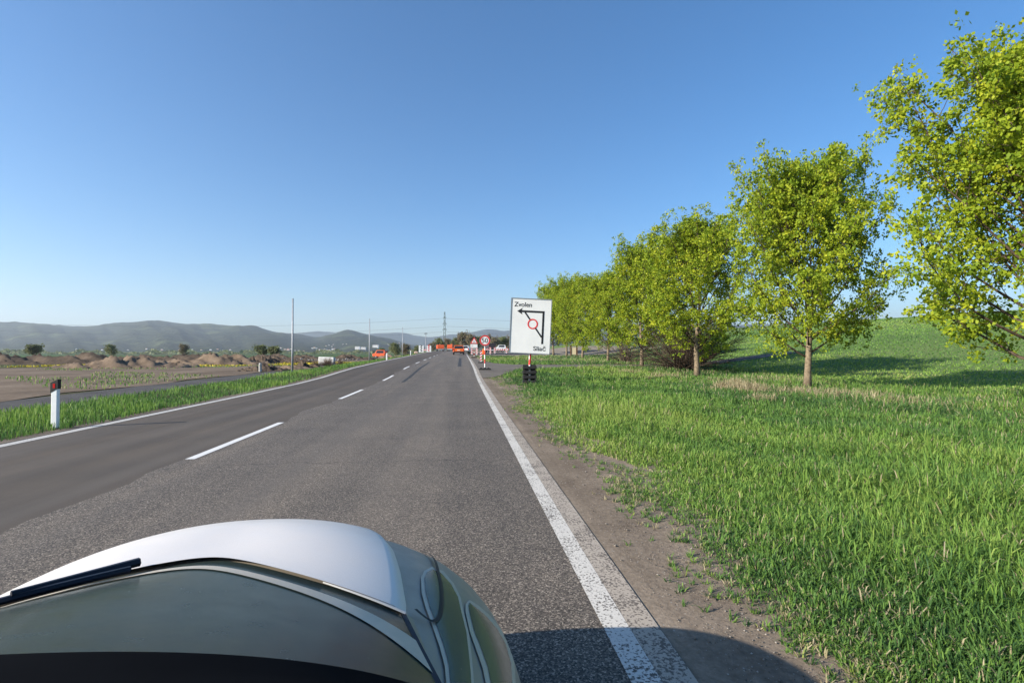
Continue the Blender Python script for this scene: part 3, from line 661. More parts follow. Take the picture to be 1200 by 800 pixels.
# striped barriers in the yard
def barrier(px, d, w, label, n=5, z=.75):
    r_ = empty('road_barrier', gl(px, d), 0, label, 'barrier', 'striped barriers in the construction yard')
    MB().box((0, 0, z), (w, .04, .28)).build('board', M_wp, r_); st = MB()
    for i in range(n):
        x0 = -w/2+w*(i+.2)/n; st.prism([(x0, z-.14), (x0+w/n*.5, z-.14), (x0+w/n*.7, z+.14), (x0+w/n*.2, z+.14)], -.026, -.0205)
    st.build('red_stripes', M_red, r_)
    for s in (-1, 1): MB().box((s*w*.4, 0, z/2), (.05, .05, z)).box((s*w*.4, 0, .03), (.06, .5, .06)).build('leg', M_galv, r_)
barrier(586, 92, 2.0, 'long striped barrier below the white van'); barrier(598, 95, 1.8, 'striped barrier half hidden by the detour sign'); barrier(569.5, 96, 1.0, 'short striped barrier left of the dark lorry', 3)
# delineator posts, left verge
def delineator(px, d, label, g='white delineator posts on the left verge'):
    r_ = empty('delineator_post', gl(px, d), 0, label, 'roadside post', g)
    MB().box((0, 0, .42), (.13, .08, .86), bev=.02).build('post', M_wp, r_)
    hd_ = MB().prism([(-.068, .70), (.068, .78), (.068, .97), (-.068, .90)], -.044, .044).build('black_band', M_blk, r_)
    MB().box((0, -.046, .84), (.04, .004, .09)).build('reflector', M_lampred, hd_); return r_
delineator(453.3, 52.5, 'white delineator post just right of the orange van'); delineator(481.2, 80, 'white delineator post between the thin pole and the pale stone'); delineator(66, 10.2, 'white delineator post nearest on the left verge')
# poles
def pole(px, d, h, label):
    r_ = empty('lighting_pole', gl(px, d), 0, label, 'pole', 'bare grey poles along the left path')
    MB().tube([(0, 0, 0), (0, 0, h*.3), (0, 0, h)], [.075, .062, .045], 10).build('shaft', M_galv, r_, True)
    MB().tube([(0, 0, h), (0, 0, h+.08)], .055, 8).build('cap', M_fr, r_); MB().tube([(0, 0, 0), (0, 0, .05)], .14, 10).build('base_flange', M_galv, r_)
pole(342.8, 33.6, 4.75, 'tallest looking bare grey pole, beside the dark soil mounds'); pole(433, 61, 5.0, 'bare grey pole just left of the orange van'); pole(471.8, 93, 5.3, 'bare grey pole between orange van and street lamp')
lp = empty('street_lamp', gl(499, 140), 0, 'distant street lamp with a flat double head above the striped boards', 'street lamp')
MB().tube([(0, 0, 0), (0, 0, 5.4)], [.11, .07], 8).build('pole', M_galv, lp); MB().box((0, 0, 5.45), (.9, .5, .16), bev=.03).build('lamp_head', M_fr, lp); MB().box((0, 0, 5.7), (.5, .3, .05)).build('solar_panel', M_glass, lp)
bl = MB().tube([(0, 0, 0), (0, 0, .55), (0, 0, .62)], [.10, .10, .07], 12).build('bollard', M_conc); bl.location = gl(305.2, 36.5); tag(bl, 'short round grey concrete bollard at the left path', 'bollard')
cb = MB().box((0, 0, .42), (1.62, .6, .80), bev=.05).build('concrete_block', M_concw); cb.location = gl(383, 53.5); tag(cb, 'whitish concrete block behind brown twiggy shrubs', 'concrete block'); cb.rotation_euler = (R(-2), R(2), -.1)
st = MB().box((0, 0, .22), (.75, .5, .44), bev=.12).build('marker_stone', simple('pinkish_stone', (.45, .33, .27), .9)); st.location = gl(488, 92); tag(st, 'pale pinkish stone on the left verge before the striped boards', 'stone')
def arrow_board(px, d, w, h, label, flip):
    r_ = empty('arrow_board', gl(px, d), 0, label, 'road sign', 'white boards at the bend on the left')
    MB().box((0, 0, h/2+.1), (w, .04, h)).build('board', M_wp, r_); s = -1 if flip else 1; mb = MB()
    for z in (.25, .75, 1.2): mb.prism([(-.25*s, z), (.0, z), (.28*s, z+.22), (.0, z+.44), (-.25*s, z+.44), (.05*s, z+.22)], -.026, -.0205)
    mb.build('chevrons', M_blk if not flip else M_red, r_)
    for q in (-1, 1): MB().box((q*w*.3, .05, .3), (.05, .05, .6)).build('leg', M_galv, r_)
arrow_board(493.6, 106, 1.0, 1.45, 'white board with dark chevrons left of the street lamp foot', False); arrow_board(502.6, 108, .95, 1.3, 'white board with red chevrons right of the street lamp foot', True)
barrier(498, 110, .8, 'short striped barrier between the two chevron boards', 2, .5)
nb = empty('notice_board', gl(672.5, 70), 0, 'small cream notice board in a brown wooden frame among the tree trunks', 'notice board')
M_wood = simple('brown_timber', (.13, .07, .035), .85, .2); MB().box((0, 0, .75), (.62, .05, .95), bev=.02).build('panel', simple('cream_board', (.72, .6, .38), .7), nb)
for s in (-1, 1): MB().box((s*.42, .02, .75), (.16, .16, 1.5)).build('post', M_wood, nb)
MB().box((0, .02, 1.52), (1.2, .4, .07)).build('roof', M_wood, nb)

# ------------------------------------------------------------------ vehicles
def wheel(parent, x, y, r=.31, w=.2):
    v = MB().tube([(x-w/2, y, r), (x+w/2, y, r)], r, 20).build('wheel', M_tyre, parent); s = 1 if x > 0 else -1
    MB().tube([(x+s*(w/2-.01), y, r), (x+s*(w/2+.012), y, r)], r*.62, 14).build('rim', M_rim, v)
def frustum(mb, a, b, z0, z1):
    """a,b = (x half, y back, y front)"""
    v = [(-a[0], a[1], z0), (a[0], a[1], z0), (a[0], a[2], z0), (-a[0], a[2], z0), (-b[0], b[1], z1), (b[0], b[1], z1), (b[0], b[2], z1), (-b[0], b[2], z1)]
    return mb.add(v, [(0, 3, 2, 1), (4, 5, 6, 7), (0, 1, 5, 4), (1, 2, 6, 5), (2, 3, 7, 6), (3, 0, 4, 7)])
def qpatch(name, P, mat, parent):
    P = [Vector(p) for p in P]; n = (P[1]-P[0]).cross(P[2]-P[0]).normalized()*.02
    return MB().add([p+n for p in P]+[p-n for p in P], [(0, 1, 2, 3), (7, 6, 5, 4), (0, 4, 5, 1), (1, 5, 6, 2), (2, 6, 7, 3), (3, 7, 4, 0)]).build(name, mat, parent)
def car(name, label, cat, loc, rz, paint, L=4.0, Wd=1.76, Ht=1.5, van=False):
    r_ = empty(name, loc, rz, label, cat); hw = Wd/2; b = -L/2; f = L/2; belt = .93 if not van else 1.05
    mb = MB().box((0, 0, (belt+.32)/2), (Wd, L, belt-.32), bev=.10)
    c0 = (hw-.07, b+.06, f-(.95 if not van else .5)); c1 = (hw-.24, b+(.42 if not van else .15), f-(1.75 if not van else 1.0)); frustum(mb, c0, c1, belt-.03, Ht)
    body = mb.build('body', paint, r_)
    def lerp(t_): return [c0[i]*(1-t_)+c1[i]*t_ for i in range(3)]
    lo, hi = lerp(.12), lerp(.86); zl, zh = belt-.03+(Ht-belt+.03)*.12, belt-.03+(Ht-belt+.03)*.86
    qpatch('rear_window', [(-lo[0]+.1, lo[1], zl), (lo[0]-.1, lo[1], zl), (hi[0]-.08, hi[1], zh), (-hi[0]+.08, hi[1], zh)], M_glass, r_)
    qpatch('windscreen', [(-lo[0]+.1, lo[2], zl), (-hi[0]+.08, hi[2], zh), (hi[0]-.08, hi[2], zh), (lo[0]-.1, lo[2], zl)], M_glass, r_)
    for s in (-1, 1):
        P = [(s*lo[0], lo[1]+.25, zl), (s*lo[0], lo[2]-.3, zl), (s*hi[0], hi[2]-.12, zh), (s*hi[0], hi[1]+.2, zh)]
        qpatch('side_window', P if s < 0 else P[::-1], M_glass, r_)
        MB().box((s*(hw-.13), b-.005, .80), (.2, .06, .3), bev=.02).build('tail_light', M_lampred, r_)
        MB().box((s*(hw-.2), f-.01, .68), (.3, .06, .16), bev=.02).build('headlight_or_reflection', M_wp, r_)
        MB().box((s*(hw+.07), f-1.55, 1.0), (.16, .1, .12), bev=.02).build('mirror', paint, r_)
        for q in (b+.75, f-.8): wheel(r_, s*(hw-.11), q)
    MB().box((0, b, .42), (Wd-.1, .10, .22), bev=.03).build('rear_bumper', M_blk, r_); MB().box((0, f, .42), (Wd-.1, .10, .22), bev=.03).build('front_bumper', M_blk, r_)
    MB().box((0, b-.02, .72), (.5, .04, .12)).build('number_plate', M_plate, r_); return r_
car('passenger_car', 'orange hatchback driving ahead in our lane, seen from behind', 'car', gl(537.6, 85), .0, M_or, 3.9, 1.86, 1.52)
car('passenger_car', 'white car just in front and to the right of the orange hatchback', 'car', gl(545.6, 96), -.12, M_wpaint, 4.0, 1.72, 1.45)
def truck(label, loc, rz, paint, L=6.0, Wd=2.2, Hb=2.1):
    r_ = empty('lorry', loc, rz, label, 'lorry', None); b = -L/2
    MB().box((0, b+L*.34, .75+(Hb-.75)/2), (Wd, L*.66, Hb-.75), bev=.05).build('cargo_box', paint, r_)
    MB().box((0, L/2-L*.14, (Hb+.55)/2), (Wd*.94, L*.27, Hb-.45), bev=.12).build('cab', paint, r_)
    MB().box((0, L/2+.01, Hb*.72), (Wd*.8, .04, Hb*.26)).build('windscreen', M_glass, r_)
    MB().box((0, 0, .62), (.9, L*.94, .2)).build('chassis', M_blk, r_); MB().box((0, b-.02, .5), (Wd*.9, .08, .14)).build('rear_bumper', M_wp, r_)
    MB().tube([(-.1, L/2-.9, Hb+.05), (-.1, L/2-.9, Hb+.25)], .09, 8).build('beacon_light', M_or2, r_)
    for s in (-1, 1):
        MB().box((s*Wd*.4, b-.04, .72), (.25, .05, .14)).build('tail_light', M_lampred, r_)
        for q in (b+1.1, L/2-1.0): wheel(r_, s*(Wd/2-.16), q, .42, .28)
    return r_
for o in (truck('orange lorry left of the pylon foot, the left one of two', gl(515.8, 160), .1, M_or2, 6, 2.15, 1.9), truck('orange lorry right of the pylon foot, close to the orange car', gl(528.6, 150), -.1, M_or2, 6, 1.5, 1.85)): o['group'] = 'orange lorries at the road works'
truck('dark lorry standing in the construction yard right of the speed limit sign', gl(574.5, 105), .1, M_dpaint, 5, 1.5, 1.9)['group'] = 'lorries at the road works'
car('works_van', 'white van parked side on in the construction yard left of the detour board', 'van', gl(586, 118), R(90), M_wpaint, 2.6, 1.8, 1.6, True)
car('works_van', 'orange van parked on the dirt by the bare grey pole', 'van', gl(445, 122), R(80), M_or2, 3.0, 1.7, 1.85, True)
dg_ = MB().box((0, 0, .45), (.5, .5, .75), bev=.08).box((0, 0, .9), (.3, .3, .25), bev=.05).build('machine_cover', M_or); dg_.location = gl(567, 82); tag(dg_, 'small bright orange machine cover behind the speed limit post', 'machine')

# ------------------------------------------------------------------ pylon and wires
def lattice(loc, h, label, name='power_pylon', w0=3.6, w1=.9):
    r_ = empty(name, loc, 0, label, 'pylon'); n = 11; mb = MB(); br = MB()
    def c(i, s, q): t_ = (i/n)**.75; w = w0*(1-t_)+w1*t_; return (s*w/2, q*w/2, h*i/n)
    for s in (-1, 1):
        for q in (-1, 1): mb.tube([c(i, s, q) for i in range(n+1)], .27, 4)
    for i in range(n):
        for s in (-1, 1):
            br.tube([c(i, -1, s), c(i+1, 1, s)], .1, 3); br.tube([c(i, 1, s), c(i+1, -1, s)], .1, 3); br.tube([c(i, s, -1), c(i+1, s, 1)], .1, 3)
    M_st = simple('pylon_steel', (.10, .13, .12), .7, .3); mb.build('tower_legs', M_st, r_); br.build('lattice_braces', M_st, r_)
    for z, w in ((h*.58, 2.3), (h*.72, 2.1), (h*.86, 1.6)):
        MB().tube([(-w, 0, z), (0, 0, z+.8), (w, 0, z)], .2, 4).tube([(-w, 0, z), (w, 0, z)], .2, 4).tube([(-w, 0, z), (-w, 0, z-1.4)], .12, 4).tube([(w, 0, z), (w, 0, z-1.4)], .12, 4).build('cross_arm', M_st, r_)
    return r_
px_, py_ = U(521, 590); lattice((px_, py_, -3), 48.5, 'tall lattice power pylon rising over the far end of the road')
M_wire = simple('wire', (.12, .13, .14), .6, .3)
i = 0
labs = {(-1, 0): 'lower', (-1, 1): 'middle', (-1, 2): 'upper', (1, 0): 'lower', (1, 1): 'middle', (1, 2): 'upper'}
for side, (ex, ey) in ((-1, U(-160, 520)), (1, U(1500, 640))):
    for j, zf in enumerate((.58, .72, .92)):
        A = Vector((px_+side*2.1, py_, -3+45.5*zf-1)); B = Vector((ex, ey, -3+45.5*zf-1)); sag = 11 if side < 0 else 10
        pts = [A.lerp(B, t_)-Vector((0, 0, 4*sag*t_*(1-t_))) for t_ in np.linspace(0, 1, 40)]
        o = MB().tube(pts, .085, 4, False).build('power_line', M_wire); tag(o, '%s wire running %s from the lattice pylon' % (labs[(side, j)], 'left' if side < 0 else 'right'), 'power line', 'wires hung from the pylon')

# ------------------------------------------------------------------ far town
M_roof = simple('red_tiles', (.30, .12, .08), .9, .1); M_roofg = simple('grey_roof', (.2, .2, .2), .9, .1)
walls = [simple('pale_render', (.86, .84, .80), .9, .1), simple('pinkish_render', (.62, .45, .38), .9, .1), simple('cream_render', (.68, .62, .48), .9, .1)]
def house(px, py, w, hh, m, roofm, label, hf, d0=1450, blk=False):
    d = d0
    for _ in range(60):
        z = hf(px, d); p = 410-(z-EYE)/600*0-(z-EYE)*FPX/d
        if p <= py: break
        d += 25
    x, y = U(px, d); s = d/FPX; Wm = w*s; Hm = hh*s
    r_ = empty('apartment_block' if blk else 'house', (x, y, z-1), -YAW, label, 'building' if blk else 'house', 'white apartment blocks at the foot of the hill' if blk else 'small houses at the foot of the hills')
    MB().box((0, 0, Hm/2), (Wm, Wm*.6, Hm)).build('wall', m, r_)
    if blk:
        MB().box((0, 0, Hm+.4), (Wm+.6, Wm*.6+.6, .8)).build('roof', M_roofg, r_)
        for a_ in range(5):
            for b_ in range(4): MB().box(((a_-2)*Wm/5.4, -Wm*.3-.1, Hm*(.16+.22*b_)), (Wm*.08, .2, Hm*.09)).build('window', M_glass, r_)
    else:
        MB().prism([(-Wm*.55, Hm), (Wm*.55, Hm), (0, Hm*1.45)], -Wm*.33, Wm*.33).build('roof', roofm, r_)
        for a_ in (-.25, .25): MB().box((a_*Wm, -Wm*.3-.08, Hm*.55), (Wm*.14, .16, Hm*.3)).build('window', M_glass, r_)
for q in [(419.2, 409.6, 5.4, 3.6, 'left white apartment block of the hillside group'), (426, 409.8, 5.6, 3.2, 'middle white apartment block of the hillside group'), (440.5, 407.4, 6.6, 3.4, 'right white apartment block, above the orange van')]:
    house(q[0], q[1], q[2], q[3], walls[0], M_roofg, q[4], hA, 1500, True)
hl = [(305.5, 411, 2), (309, 411.6, 2), (313, 410.6, 1.6), (317, 411, 2), (321, 410.2, 1.6), (326, 411.5, 3.4), (329, 408.4, 1.8), (334, 410, 2.2), (338, 410.4, 3.2), (341, 409.6, 1.8), (346, 411, 1.6), (349.5, 411.5, 1.8), (356, 412, 1.6),
      (366, 408.6, 2), (368.5, 408.2, 2.4), (371, 408.6, 1.6), (375, 410.6, 2.6), (378, 410.8, 2.4), (380.5, 409.6, 1.6), (383, 411.2, 2.8), (386, 411.4, 2.6), (390, 410, 2.6), (392, 409.4, 2), (395, 411.4, 2.6), (382, 405.8, 1.4), (385.5, 405, 1.4), (389, 406.6, 1.4), (390.5, 404.6, 1.4), (402, 404.2, 1.2), (406, 403.4, 1.3),
      (270, 410.5, 2), (262, 411, 2), (255, 409.8, 2), (247, 410.6, 2.4), (236, 411, 2), (225, 410, 2), (210, 410.8, 2), (190, 410.5, 2.4), (172, 409.6, 2), (150, 410.6, 2), (120, 410.5, 2.2), (90, 410, 2), (468, 402.5, 1.4), (455, 404.2, 1.6)]
wn = ['white', 'pinkish', 'cream']; rnames = ['red', 'grey']
for i, (a_, b_, w_) in enumerate(hl):
    mi = [0, 0, 1, 0, 2][i % 5] if i not in (5, 8) else 1; ri = i % 2
    where = 'left of the tall pole' if 300 < a_ < 342 else 'between tall pole and concrete block' if a_ < 374 and a_ > 340 else 'above the concrete block' if 373 < a_ < 400 else 'on the far left' if a_ < 300 else 'left of the apartment blocks' if a_ < 410 else 'right of the apartment blocks'
    house(a_, b_, w_, w_*.62, walls[mi], (M_roof, M_roofg)[ri], '%s house with %s roof, house %d from the left, %s' % (wn[mi], rnames[ri], sorted(h_[0] for h_ in hl).index(a_)+1, where), hA, 1420)
# wood along the meadow crest
n = 5200; q = rng.uniform(775, 1300, n); d = rng.uniform(300, 420, n)
lat = (q-600)/600*d; x = lat*math.cos(YAW)+d*math.sin(YAW); y = d*math.cos(YAW)-lat*math.sin(YAW)
base = H(x, y); hh = 6+3.0*np.sin(q*.13)*np.sin(q*.051)+2*np.sin(q*.31)
P = np.stack([x, y, base+rng.random(n)**.7*np.clip(hh, 3, 20)], 1); a = rng.normal(0, 1, (n, 3)); b = rng.normal(0, 1, (n, 3)); sz = .8
V = np.stack([P-a*sz, P+b*sz, P+a*sz, P-b*sz], 1).reshape(-1, 3); tc = rng.random(n); col = np.repeat(np.stack([tc, tc, tc, np.ones(n)], 1), 4, 0)
npmesh('far_wood', V, np.arange(n*4).reshape(-1, 4), M_brown, col=col)['kind'] = 'stuff'
n = 9000; q = rng.uniform(-60, 620, n); d = rng.uniform(560, 900, n)
lat = (q-600)/600*d; x = lat*math.cos(YAW)+d*math.sin(YAW); y = d*math.cos(YAW)-lat*math.sin(YAW)
base = H(x, y); hh = np.clip(3+2.5*np.sin(q*.11)*np.sin(q*.043+1)+1.5*np.sin(q*.29), .3, 20)
P = np.stack([x, y, base+rng.random(n)**.7*hh], 1); a = rng.normal(0, 1, (n, 3)); b = rng.normal(0, 1, (n, 3)); sz = .8
V = np.stack([P-a*sz, P+b*sz, P+a*sz, P-b*sz], 1).reshape(-1, 3); tc = rng.random(n); col = np.repeat(np.stack([tc, tc, tc, np.ones(n)], 1), 4, 0)
npmesh('far_wood', V, np.arange(n*4).reshape(-1, 4), M_bush, col=col)['kind'] = 'stuff'

# ------------------------------------------------------------------ our own car
CX = -.73; HWD, NL, NA, NB, NC, ZT, Y0 = .952, 1.51, 2.42, 5.26, .489, .95, .984
def ztop(y): return ZT-.05*max(0, y-1.1)**1.5
def Sb(x, y):
    u = abs(x-CX)/HWD; yf = max(0, (y-Y0)/NL)
    r_ = min(1, (u**NA+yf**NB)); return .32+(ztop(y)-.32)*(1-r_)**NC
def m_paintcar(name, c, rough, metal, coat=.6):
    t = NT(name); n = t.noise(900, 2); t.base(t.ramp(n, [(.3, [v*.9 for v in c]), (.7, [min(1, v*1.1) for v in c])])); t.set(rough, .5, metal, coat)
    d_ = t.noise(14, 5, rough=.7); t.lk(t.ramp(d_, [(.35, rough*.85), (.75, min(1, rough*1.35))]), t.b.inputs['Roughness']); return t.m
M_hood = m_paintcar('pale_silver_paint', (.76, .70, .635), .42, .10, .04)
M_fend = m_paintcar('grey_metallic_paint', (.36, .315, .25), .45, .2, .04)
M_seam = P3('seam_dark', (.008, .010, .018), .5, .3)
M_scr = m_paintcar('tinted_screen', (.035, .052, .047), .22, 0, 0); M_scr.node_tree.nodes['Principled BSDF'].inputs['Specular IOR Level'].default_value = .12
M_refl = m_paintcar('greenish_reflection', (.075, .105, .088), .22, 0, 0); M_refl.node_tree.nodes['Principled BSDF'].inputs['Specular IOR Level'].default_value = .3  # green reflected in the bodywork, put into the colour
M_trim_refl = m_paintcar('pale_trim_reflection', (.56, .49, .38), .5, .1, 0)  # screen trim, and the bright edges of the painted body reflections
car_ = empty('silver_car', (CX, 0, 0), 0, 'silver grey car with pale bonnet that the photo is taken from, bottom left', 'car')
def cpart(name, V, F, mat, parent=car_, smooth=True):
    V = np.asarray(V, float).reshape(-1, 3)-[CX, 0, 0]; return npmesh(name, V, F, mat, parent, smooth)
# shell: front dome, straight flank, rear dome
rho = np.array([0, .2, .4, .55, .68, .78, .85, .90, .94, .965, .98, .99, .996, .999, 1.0]); nth = 65
def ring_pt(th, p):
    c_, s_ = math.cos(th), math.sin(th); return p*math.copysign(abs(c_)**(2/3.0), c_), p*abs(s_)**(2/3.0)
def kk(a_, b_):      # scale a ray so that p = 1 lands on the rim
    lo, hi = .5, 1.5
    for _ in range(30):
        m_ = (lo+hi)/2
        if (abs(a_)*m_)**NA+(b_*m_)**NB > 1: hi = m_
        else: lo = m_
    return lo
V = []
for th in np.linspace(0, math.pi, nth):
    a1, b1 = ring_pt(th, 1); k1 = kk(a1, b1)
    for p in rho:
        x = CX+HWD*a1*k1*p; y = Y0+NL*b1*k1*p; V.append((x, y, Sb(x, y) if p < 1 else .32))
    V.append((x, y-.02*b1, .2))
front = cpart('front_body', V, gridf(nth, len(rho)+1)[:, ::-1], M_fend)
us = sorted(set([-r_ for r_ in rho]+list(rho))); V = []
for y in np.linspace(Y0, -1.9, 8):
    V.append((CX-HWD, y, .2))
    for u in us: V.append((CX+HWD*u, y, .32+(ZT-.32)*max(0, 1-abs(u)**NA)**NC))
    V.append((CX+HWD, y, .2))
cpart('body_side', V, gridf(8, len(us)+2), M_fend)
V = []
for th in np.linspace(0, math.pi, nth):
    a1, b1 = ring_pt(th, 1); k1 = kk(a1, b1)
    for p in rho: V.append((CX-HWD*a1*k1*p, -1.9-.5*b1*k1*p, .32+(ZT-.32)*max(0, 1-(abs(a1)*k1*p)**NA-(b1*k1*p)**NB)**NC))
    V.append((CX-HWD*a1*k1, -1.9-.48*b1*k1, .2))
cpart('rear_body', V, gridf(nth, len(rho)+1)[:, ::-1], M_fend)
# bonnet
HY = [1.20, 1.448, 1.634, 1.812, 1.95, 2.05, 2.15, 2.25]; HW = [.60, .579, .542, .497, .445, .39, .31, .22]
def yb(u): q = math.sqrt(u*u+.035); return 1.66-.50*q+.235*q*q
V = []; nu, nv = 81, 40
for i in range(nu):
    u = -1+2*i/(nu-1)
    for j in range(nv):
        v = j/(nv-1); y = yb(u)+(2.23-.08*abs(u)**5-yb(u))*v; hw = float(np.interp(y, HY, HW)); x = CX+u*hw
        edge = min(1, (1-abs(u))/.05); z = Sb(x, y)+.014*edge**.5+.004+.030*sstep(0, .55, np.array(v))*(1-.6*u*u)
        V.append((x, y, float(z)))
for j in range(nu): pass
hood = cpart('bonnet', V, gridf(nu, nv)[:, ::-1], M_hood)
sk = MB()
# bright lip along the rear edge of the bonnet and its corner
def along(fn, w, off, ts):
    V = []
    for t_ in ts:
        (x, y), (nx_, ny_) = fn(t_)
        for s in (-.5, -.25, 0, .25, .5):
            X, Y = x+nx_*w(t_)*s, y+ny_*w(t_)*s; V.append((X, Y, Sb(X, Y)+off+.004*(1-4*s*s)))
    return V, gridf(len(ts), 5)
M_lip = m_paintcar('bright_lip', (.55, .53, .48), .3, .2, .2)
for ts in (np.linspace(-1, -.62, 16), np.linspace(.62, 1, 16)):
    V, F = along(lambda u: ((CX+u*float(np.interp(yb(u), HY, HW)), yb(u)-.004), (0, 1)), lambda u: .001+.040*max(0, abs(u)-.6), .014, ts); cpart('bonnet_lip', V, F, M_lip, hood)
# seams on the front body
def seamline(pts, w, mat, name='panel_gap', off=.0125, parent=front):
    P = [Vector(p) for p in pts]; V = []
    # densify with catmull-rom
    Q = []
    for i in range(len(P)-1):
        p0, p1, p2, p3 = P[max(0, i-1)], P[i], P[i+1], P[min(len(P)-1, i+2)]
        for t_ in np.linspace(0, 1, 9)[:-1]: Q.append(.5*((2*p1)+(p2-p0)*t_+(2*p0-5*p1+4*p2-p3)*t_*t_+(3*p1-p0-3*p2+p3)*t_**3))
    Q.append(P[-1])
    for i, q in enumerate(Q):
        tg = (Q[min(len(Q)-1, i+1)]-Q[max(0, i-1)]).normalized(); n_ = Vector((-tg.y, tg.x))*w/2
        for s in (-1, 0, 1): X, Y = q.x+n_.x*s, q.y+n_.y*s; V.append((X, Y, Sb(X, Y)+off))
    return cpart(name, V, gridf(len(Q), 3), mat, parent)
def hit(px, py):
    """where the line of sight through a photo point meets the car's shell (plan position)"""
    while True:
        dx = (px-600)/FPX; dz = -(py-410)/FPX; d = .5
        while d < 2.6:
            x = dx*d*math.cos(YAW)+d*math.sin(YAW); y = d*math.cos(YAW)-dx*d*math.sin(YAW)
            u = abs(x-CX)/HWD; yf = max(0, (y-Y0)/NL)
            if u**NA+yf**NB < .995 and EYE+dz*d <= Sb(x, y): return (x, y)
            d += .003
        px -= .7; py += .35
def PX(L): return [hit(*p) for p in L]
#print([tuple(round(c,3) for c in p) for p in PX([(502,645),(519,700),(510,730),(490,716)])])
seamline(PX([(503, 646), (509, 656), (514, 671), (518, 690), (518.5, 710), (516, 724), (510, 730), (503, 728), (495, 722), (488, 716)]), .011, M_seam)
def ladder(name, Lp, Rp, mat, off, parent=front, n=9):
    V = []; m_ = 10
    def dens(P):
        t_ = np.linspace(0, len(P)-1, (len(P)-1)*m_+1); return [(np.interp(a_, range(len(P)), [p[0] for p in P]), np.interp(a_, range(len(P)), [p[1] for p in P])) for a_ in t_]
    A, B = dens(Lp), dens(Rp)
    for a_, b_ in zip(A, B):
        for t_ in np.linspace(0, 1, n):
            x, y = hit(a_[0]*(1-t_)+b_[0]*t_, a_[1]*(1-t_)+b_[1]*t_); V.append((x, y, Sb(x, y)+off+.003*math.sin(math.pi*t_)))
    return cpart(name, V, gridf(len(A), n), mat, parent)
# curved body reflections painted on as green patches with pale rims, in lamp outlines
ladder('headlight_or_reflection', [(506, 664), (498, 668), (494, 676), (495, 694), (500, 712), (508, 733), (516, 756), (522, 778), (524, 800)], [(508, 664), (520, 668), (532, 682), (540, 698), (545, 720), (550, 740), (553, 765), (555, 785), (556, 800)], M_trim_refl, .004)
ladder('green_reflection', [(507, 668), (501, 671), (498.5, 678), (500, 694), (505, 712), (513, 733), (521, 756), (527, 778), (529, 800)], [(508, 668), (517, 671), (529, 684), (537, 699), (542, 720), (547, 740), (550, 765), (552, 785), (553, 800)], M_refl, .0075)
ladder('side_reflection_rim', [(549, 703), (546, 707), (546, 716), (551, 738), (558, 758), (566, 780), (570, 800)], [(553, 703), (561, 708), (573, 718), (586, 733), (597, 752), (603, 776), (604.5, 800)], M_trim_refl, .004)
ladder('green_reflection', [(550, 707), (549.5, 710), (551, 718), (556, 738), (564, 758), (572, 780), (576, 800)], [(552, 707), (559, 712), (570, 721), (583, 736), (593, 754), (599, 776), (600.5, 800)], M_refl, .0075)
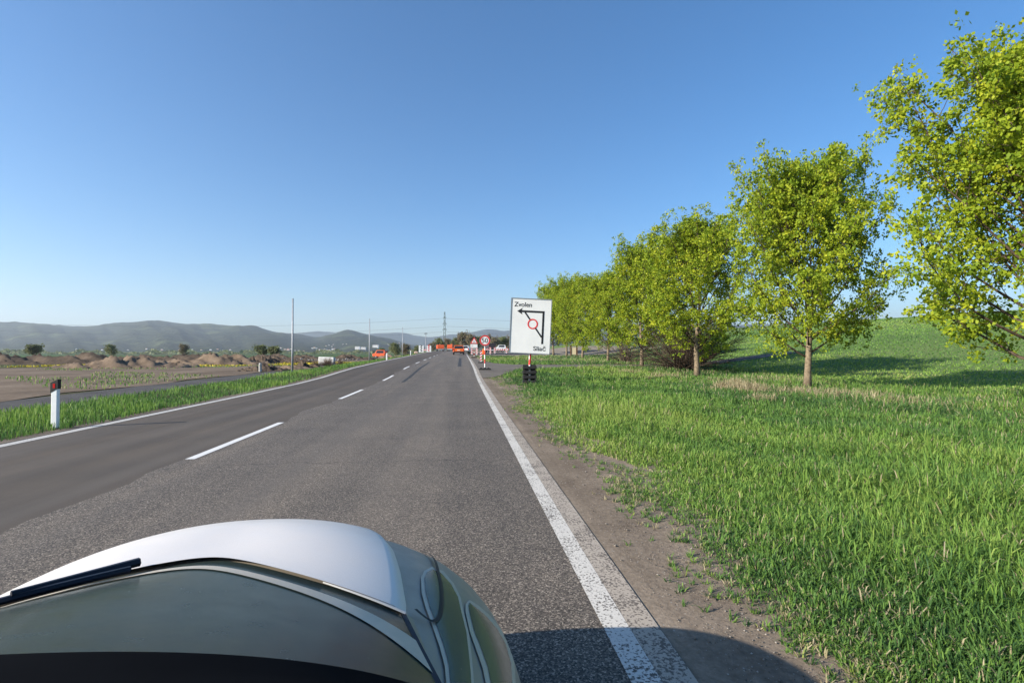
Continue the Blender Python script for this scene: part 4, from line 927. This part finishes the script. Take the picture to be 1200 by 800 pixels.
# windscreen: gently rising dark glass from the bonnet edge back to the black header
def wsx(u, v): return CX+u*(.572+.125*v)
def wsz(u, v, y): return Sb(wsx(u, v), max(y, .9))+.004+(.10*v+.07*v*v)*(1-.55*u*u)
def wpt(u, v):
    y = yb(u)+.012-(yb(u)+.012-.79-.25*u*u)*v; return (wsx(u, v), y, wsz(u, v, y))
nu, nv = 50, 24; V = [wpt(-1+2*i/(nu-1), j/(nv-1)) for i in range(nu) for j in range(nv)]
scr = cpart('windscreen', V, gridf(nu, nv), M_scr)
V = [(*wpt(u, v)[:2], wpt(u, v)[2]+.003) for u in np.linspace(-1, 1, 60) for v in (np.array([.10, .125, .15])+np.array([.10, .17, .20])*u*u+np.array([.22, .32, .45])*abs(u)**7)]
cpart('screen_trim', V, gridf(60, 3), M_trim_refl, scr)
for s_ in (-1, 1):
    V = []
    for v in np.linspace(-.02, 1, 24):
        p = wpt(s_, max(0, v))
        for q in (-.006, 0, .006): V.append((p[0]+q, p[1], p[2]+.004))
    cpart('edge_seal', V, gridf(24, 3), M_seam, scr)
    V = []
    for v in np.linspace(0, 1, 24):
        p = wpt(s_, v); zb_ = Sb(min(max(p[0]+s_*.03, CX-.9), CX+.9), p[1])-.001
        V += [(p[0]+s_*.004, p[1], p[2]), (p[0]+s_*.03, p[1], zb_)]
    cpart('pillar_foot', V, gridf(24, 2), M_fend)
def wiper(pts):
    o = MB().tube([Vector((wpt(u, v)[0]-CX, wpt(u, v)[1], wpt(u, v)[2]+.018)) for u, v in pts], [.009]*len(pts), 6).build('wiper', M_seam, car_); o.parent = car_
    MB().tube([Vector((wpt(u, v)[0]-CX, wpt(u, v)[1], wpt(u, v)[2]+.028)) for u, v in ((pts[0][0]-.02, .02), (pts[len(pts)//2]))], [.012, .008], 6).build('arm', M_seam, o)
wiper([(-.25-.055*i, .10+.030*i) for i in range(10)])
# black header, pillars and roof behind it
V = []
for i in range(nu):
    u = -1+2*i/(nu-1)
    for j in range(14):
        v = j/13; a_ = wpt(u, 1.0); y = a_[1]-1.05*v; z = a_[2]+(1.44-.05*u*u-a_[2])*math.sin(v*math.pi/2)**1.2; V.append((CX+(a_[0]-CX)*(1-.12*v), y, z+.001))
cpart('screen_header', V, gridf(nu, 14), simple('header_black', (.006, .006, .007), .9, .02))
V = []
for y in np.linspace(-.20, -1.75, 12):
    for u in np.linspace(-1, 1, 21):
        V.append((CX+.57*u, y, 1.44-.05*u*u-.06*max(0, (-y-.9))**2))
cpart('roof', V, gridf(12, 21), M_fend)
for s in (-1, 1):
    V = []
    for y in np.linspace(.80, -1.75, 16):
        zt = 1.39-.06*max(0, -y-.9)**2 if y < -.2 else np.interp(y, [-.2, .8], [1.39, .98])
        V += [(CX+s*.80, y, .80), (CX+s*np.interp(zt, [.9, 1.4], [.75, .57]), y, zt)]
    cpart('side_window', V, gridf(16, 2) if s > 0 else gridf(16, 2)[:, ::-1], M_glass, smooth=False)
    wheel(car_, s*.77, 1.35, .31, .2); wheel(car_, s*.77, -1.35, .31, .2)
V = [(CX+u*.57, -1.75-.25*v, 1.39-.05*u*u-.52*v) for u in np.linspace(-1, 1, 11) for v in np.linspace(0, 1, 5)]
cpart('rear_window', V, gridf(11, 5), M_glass)
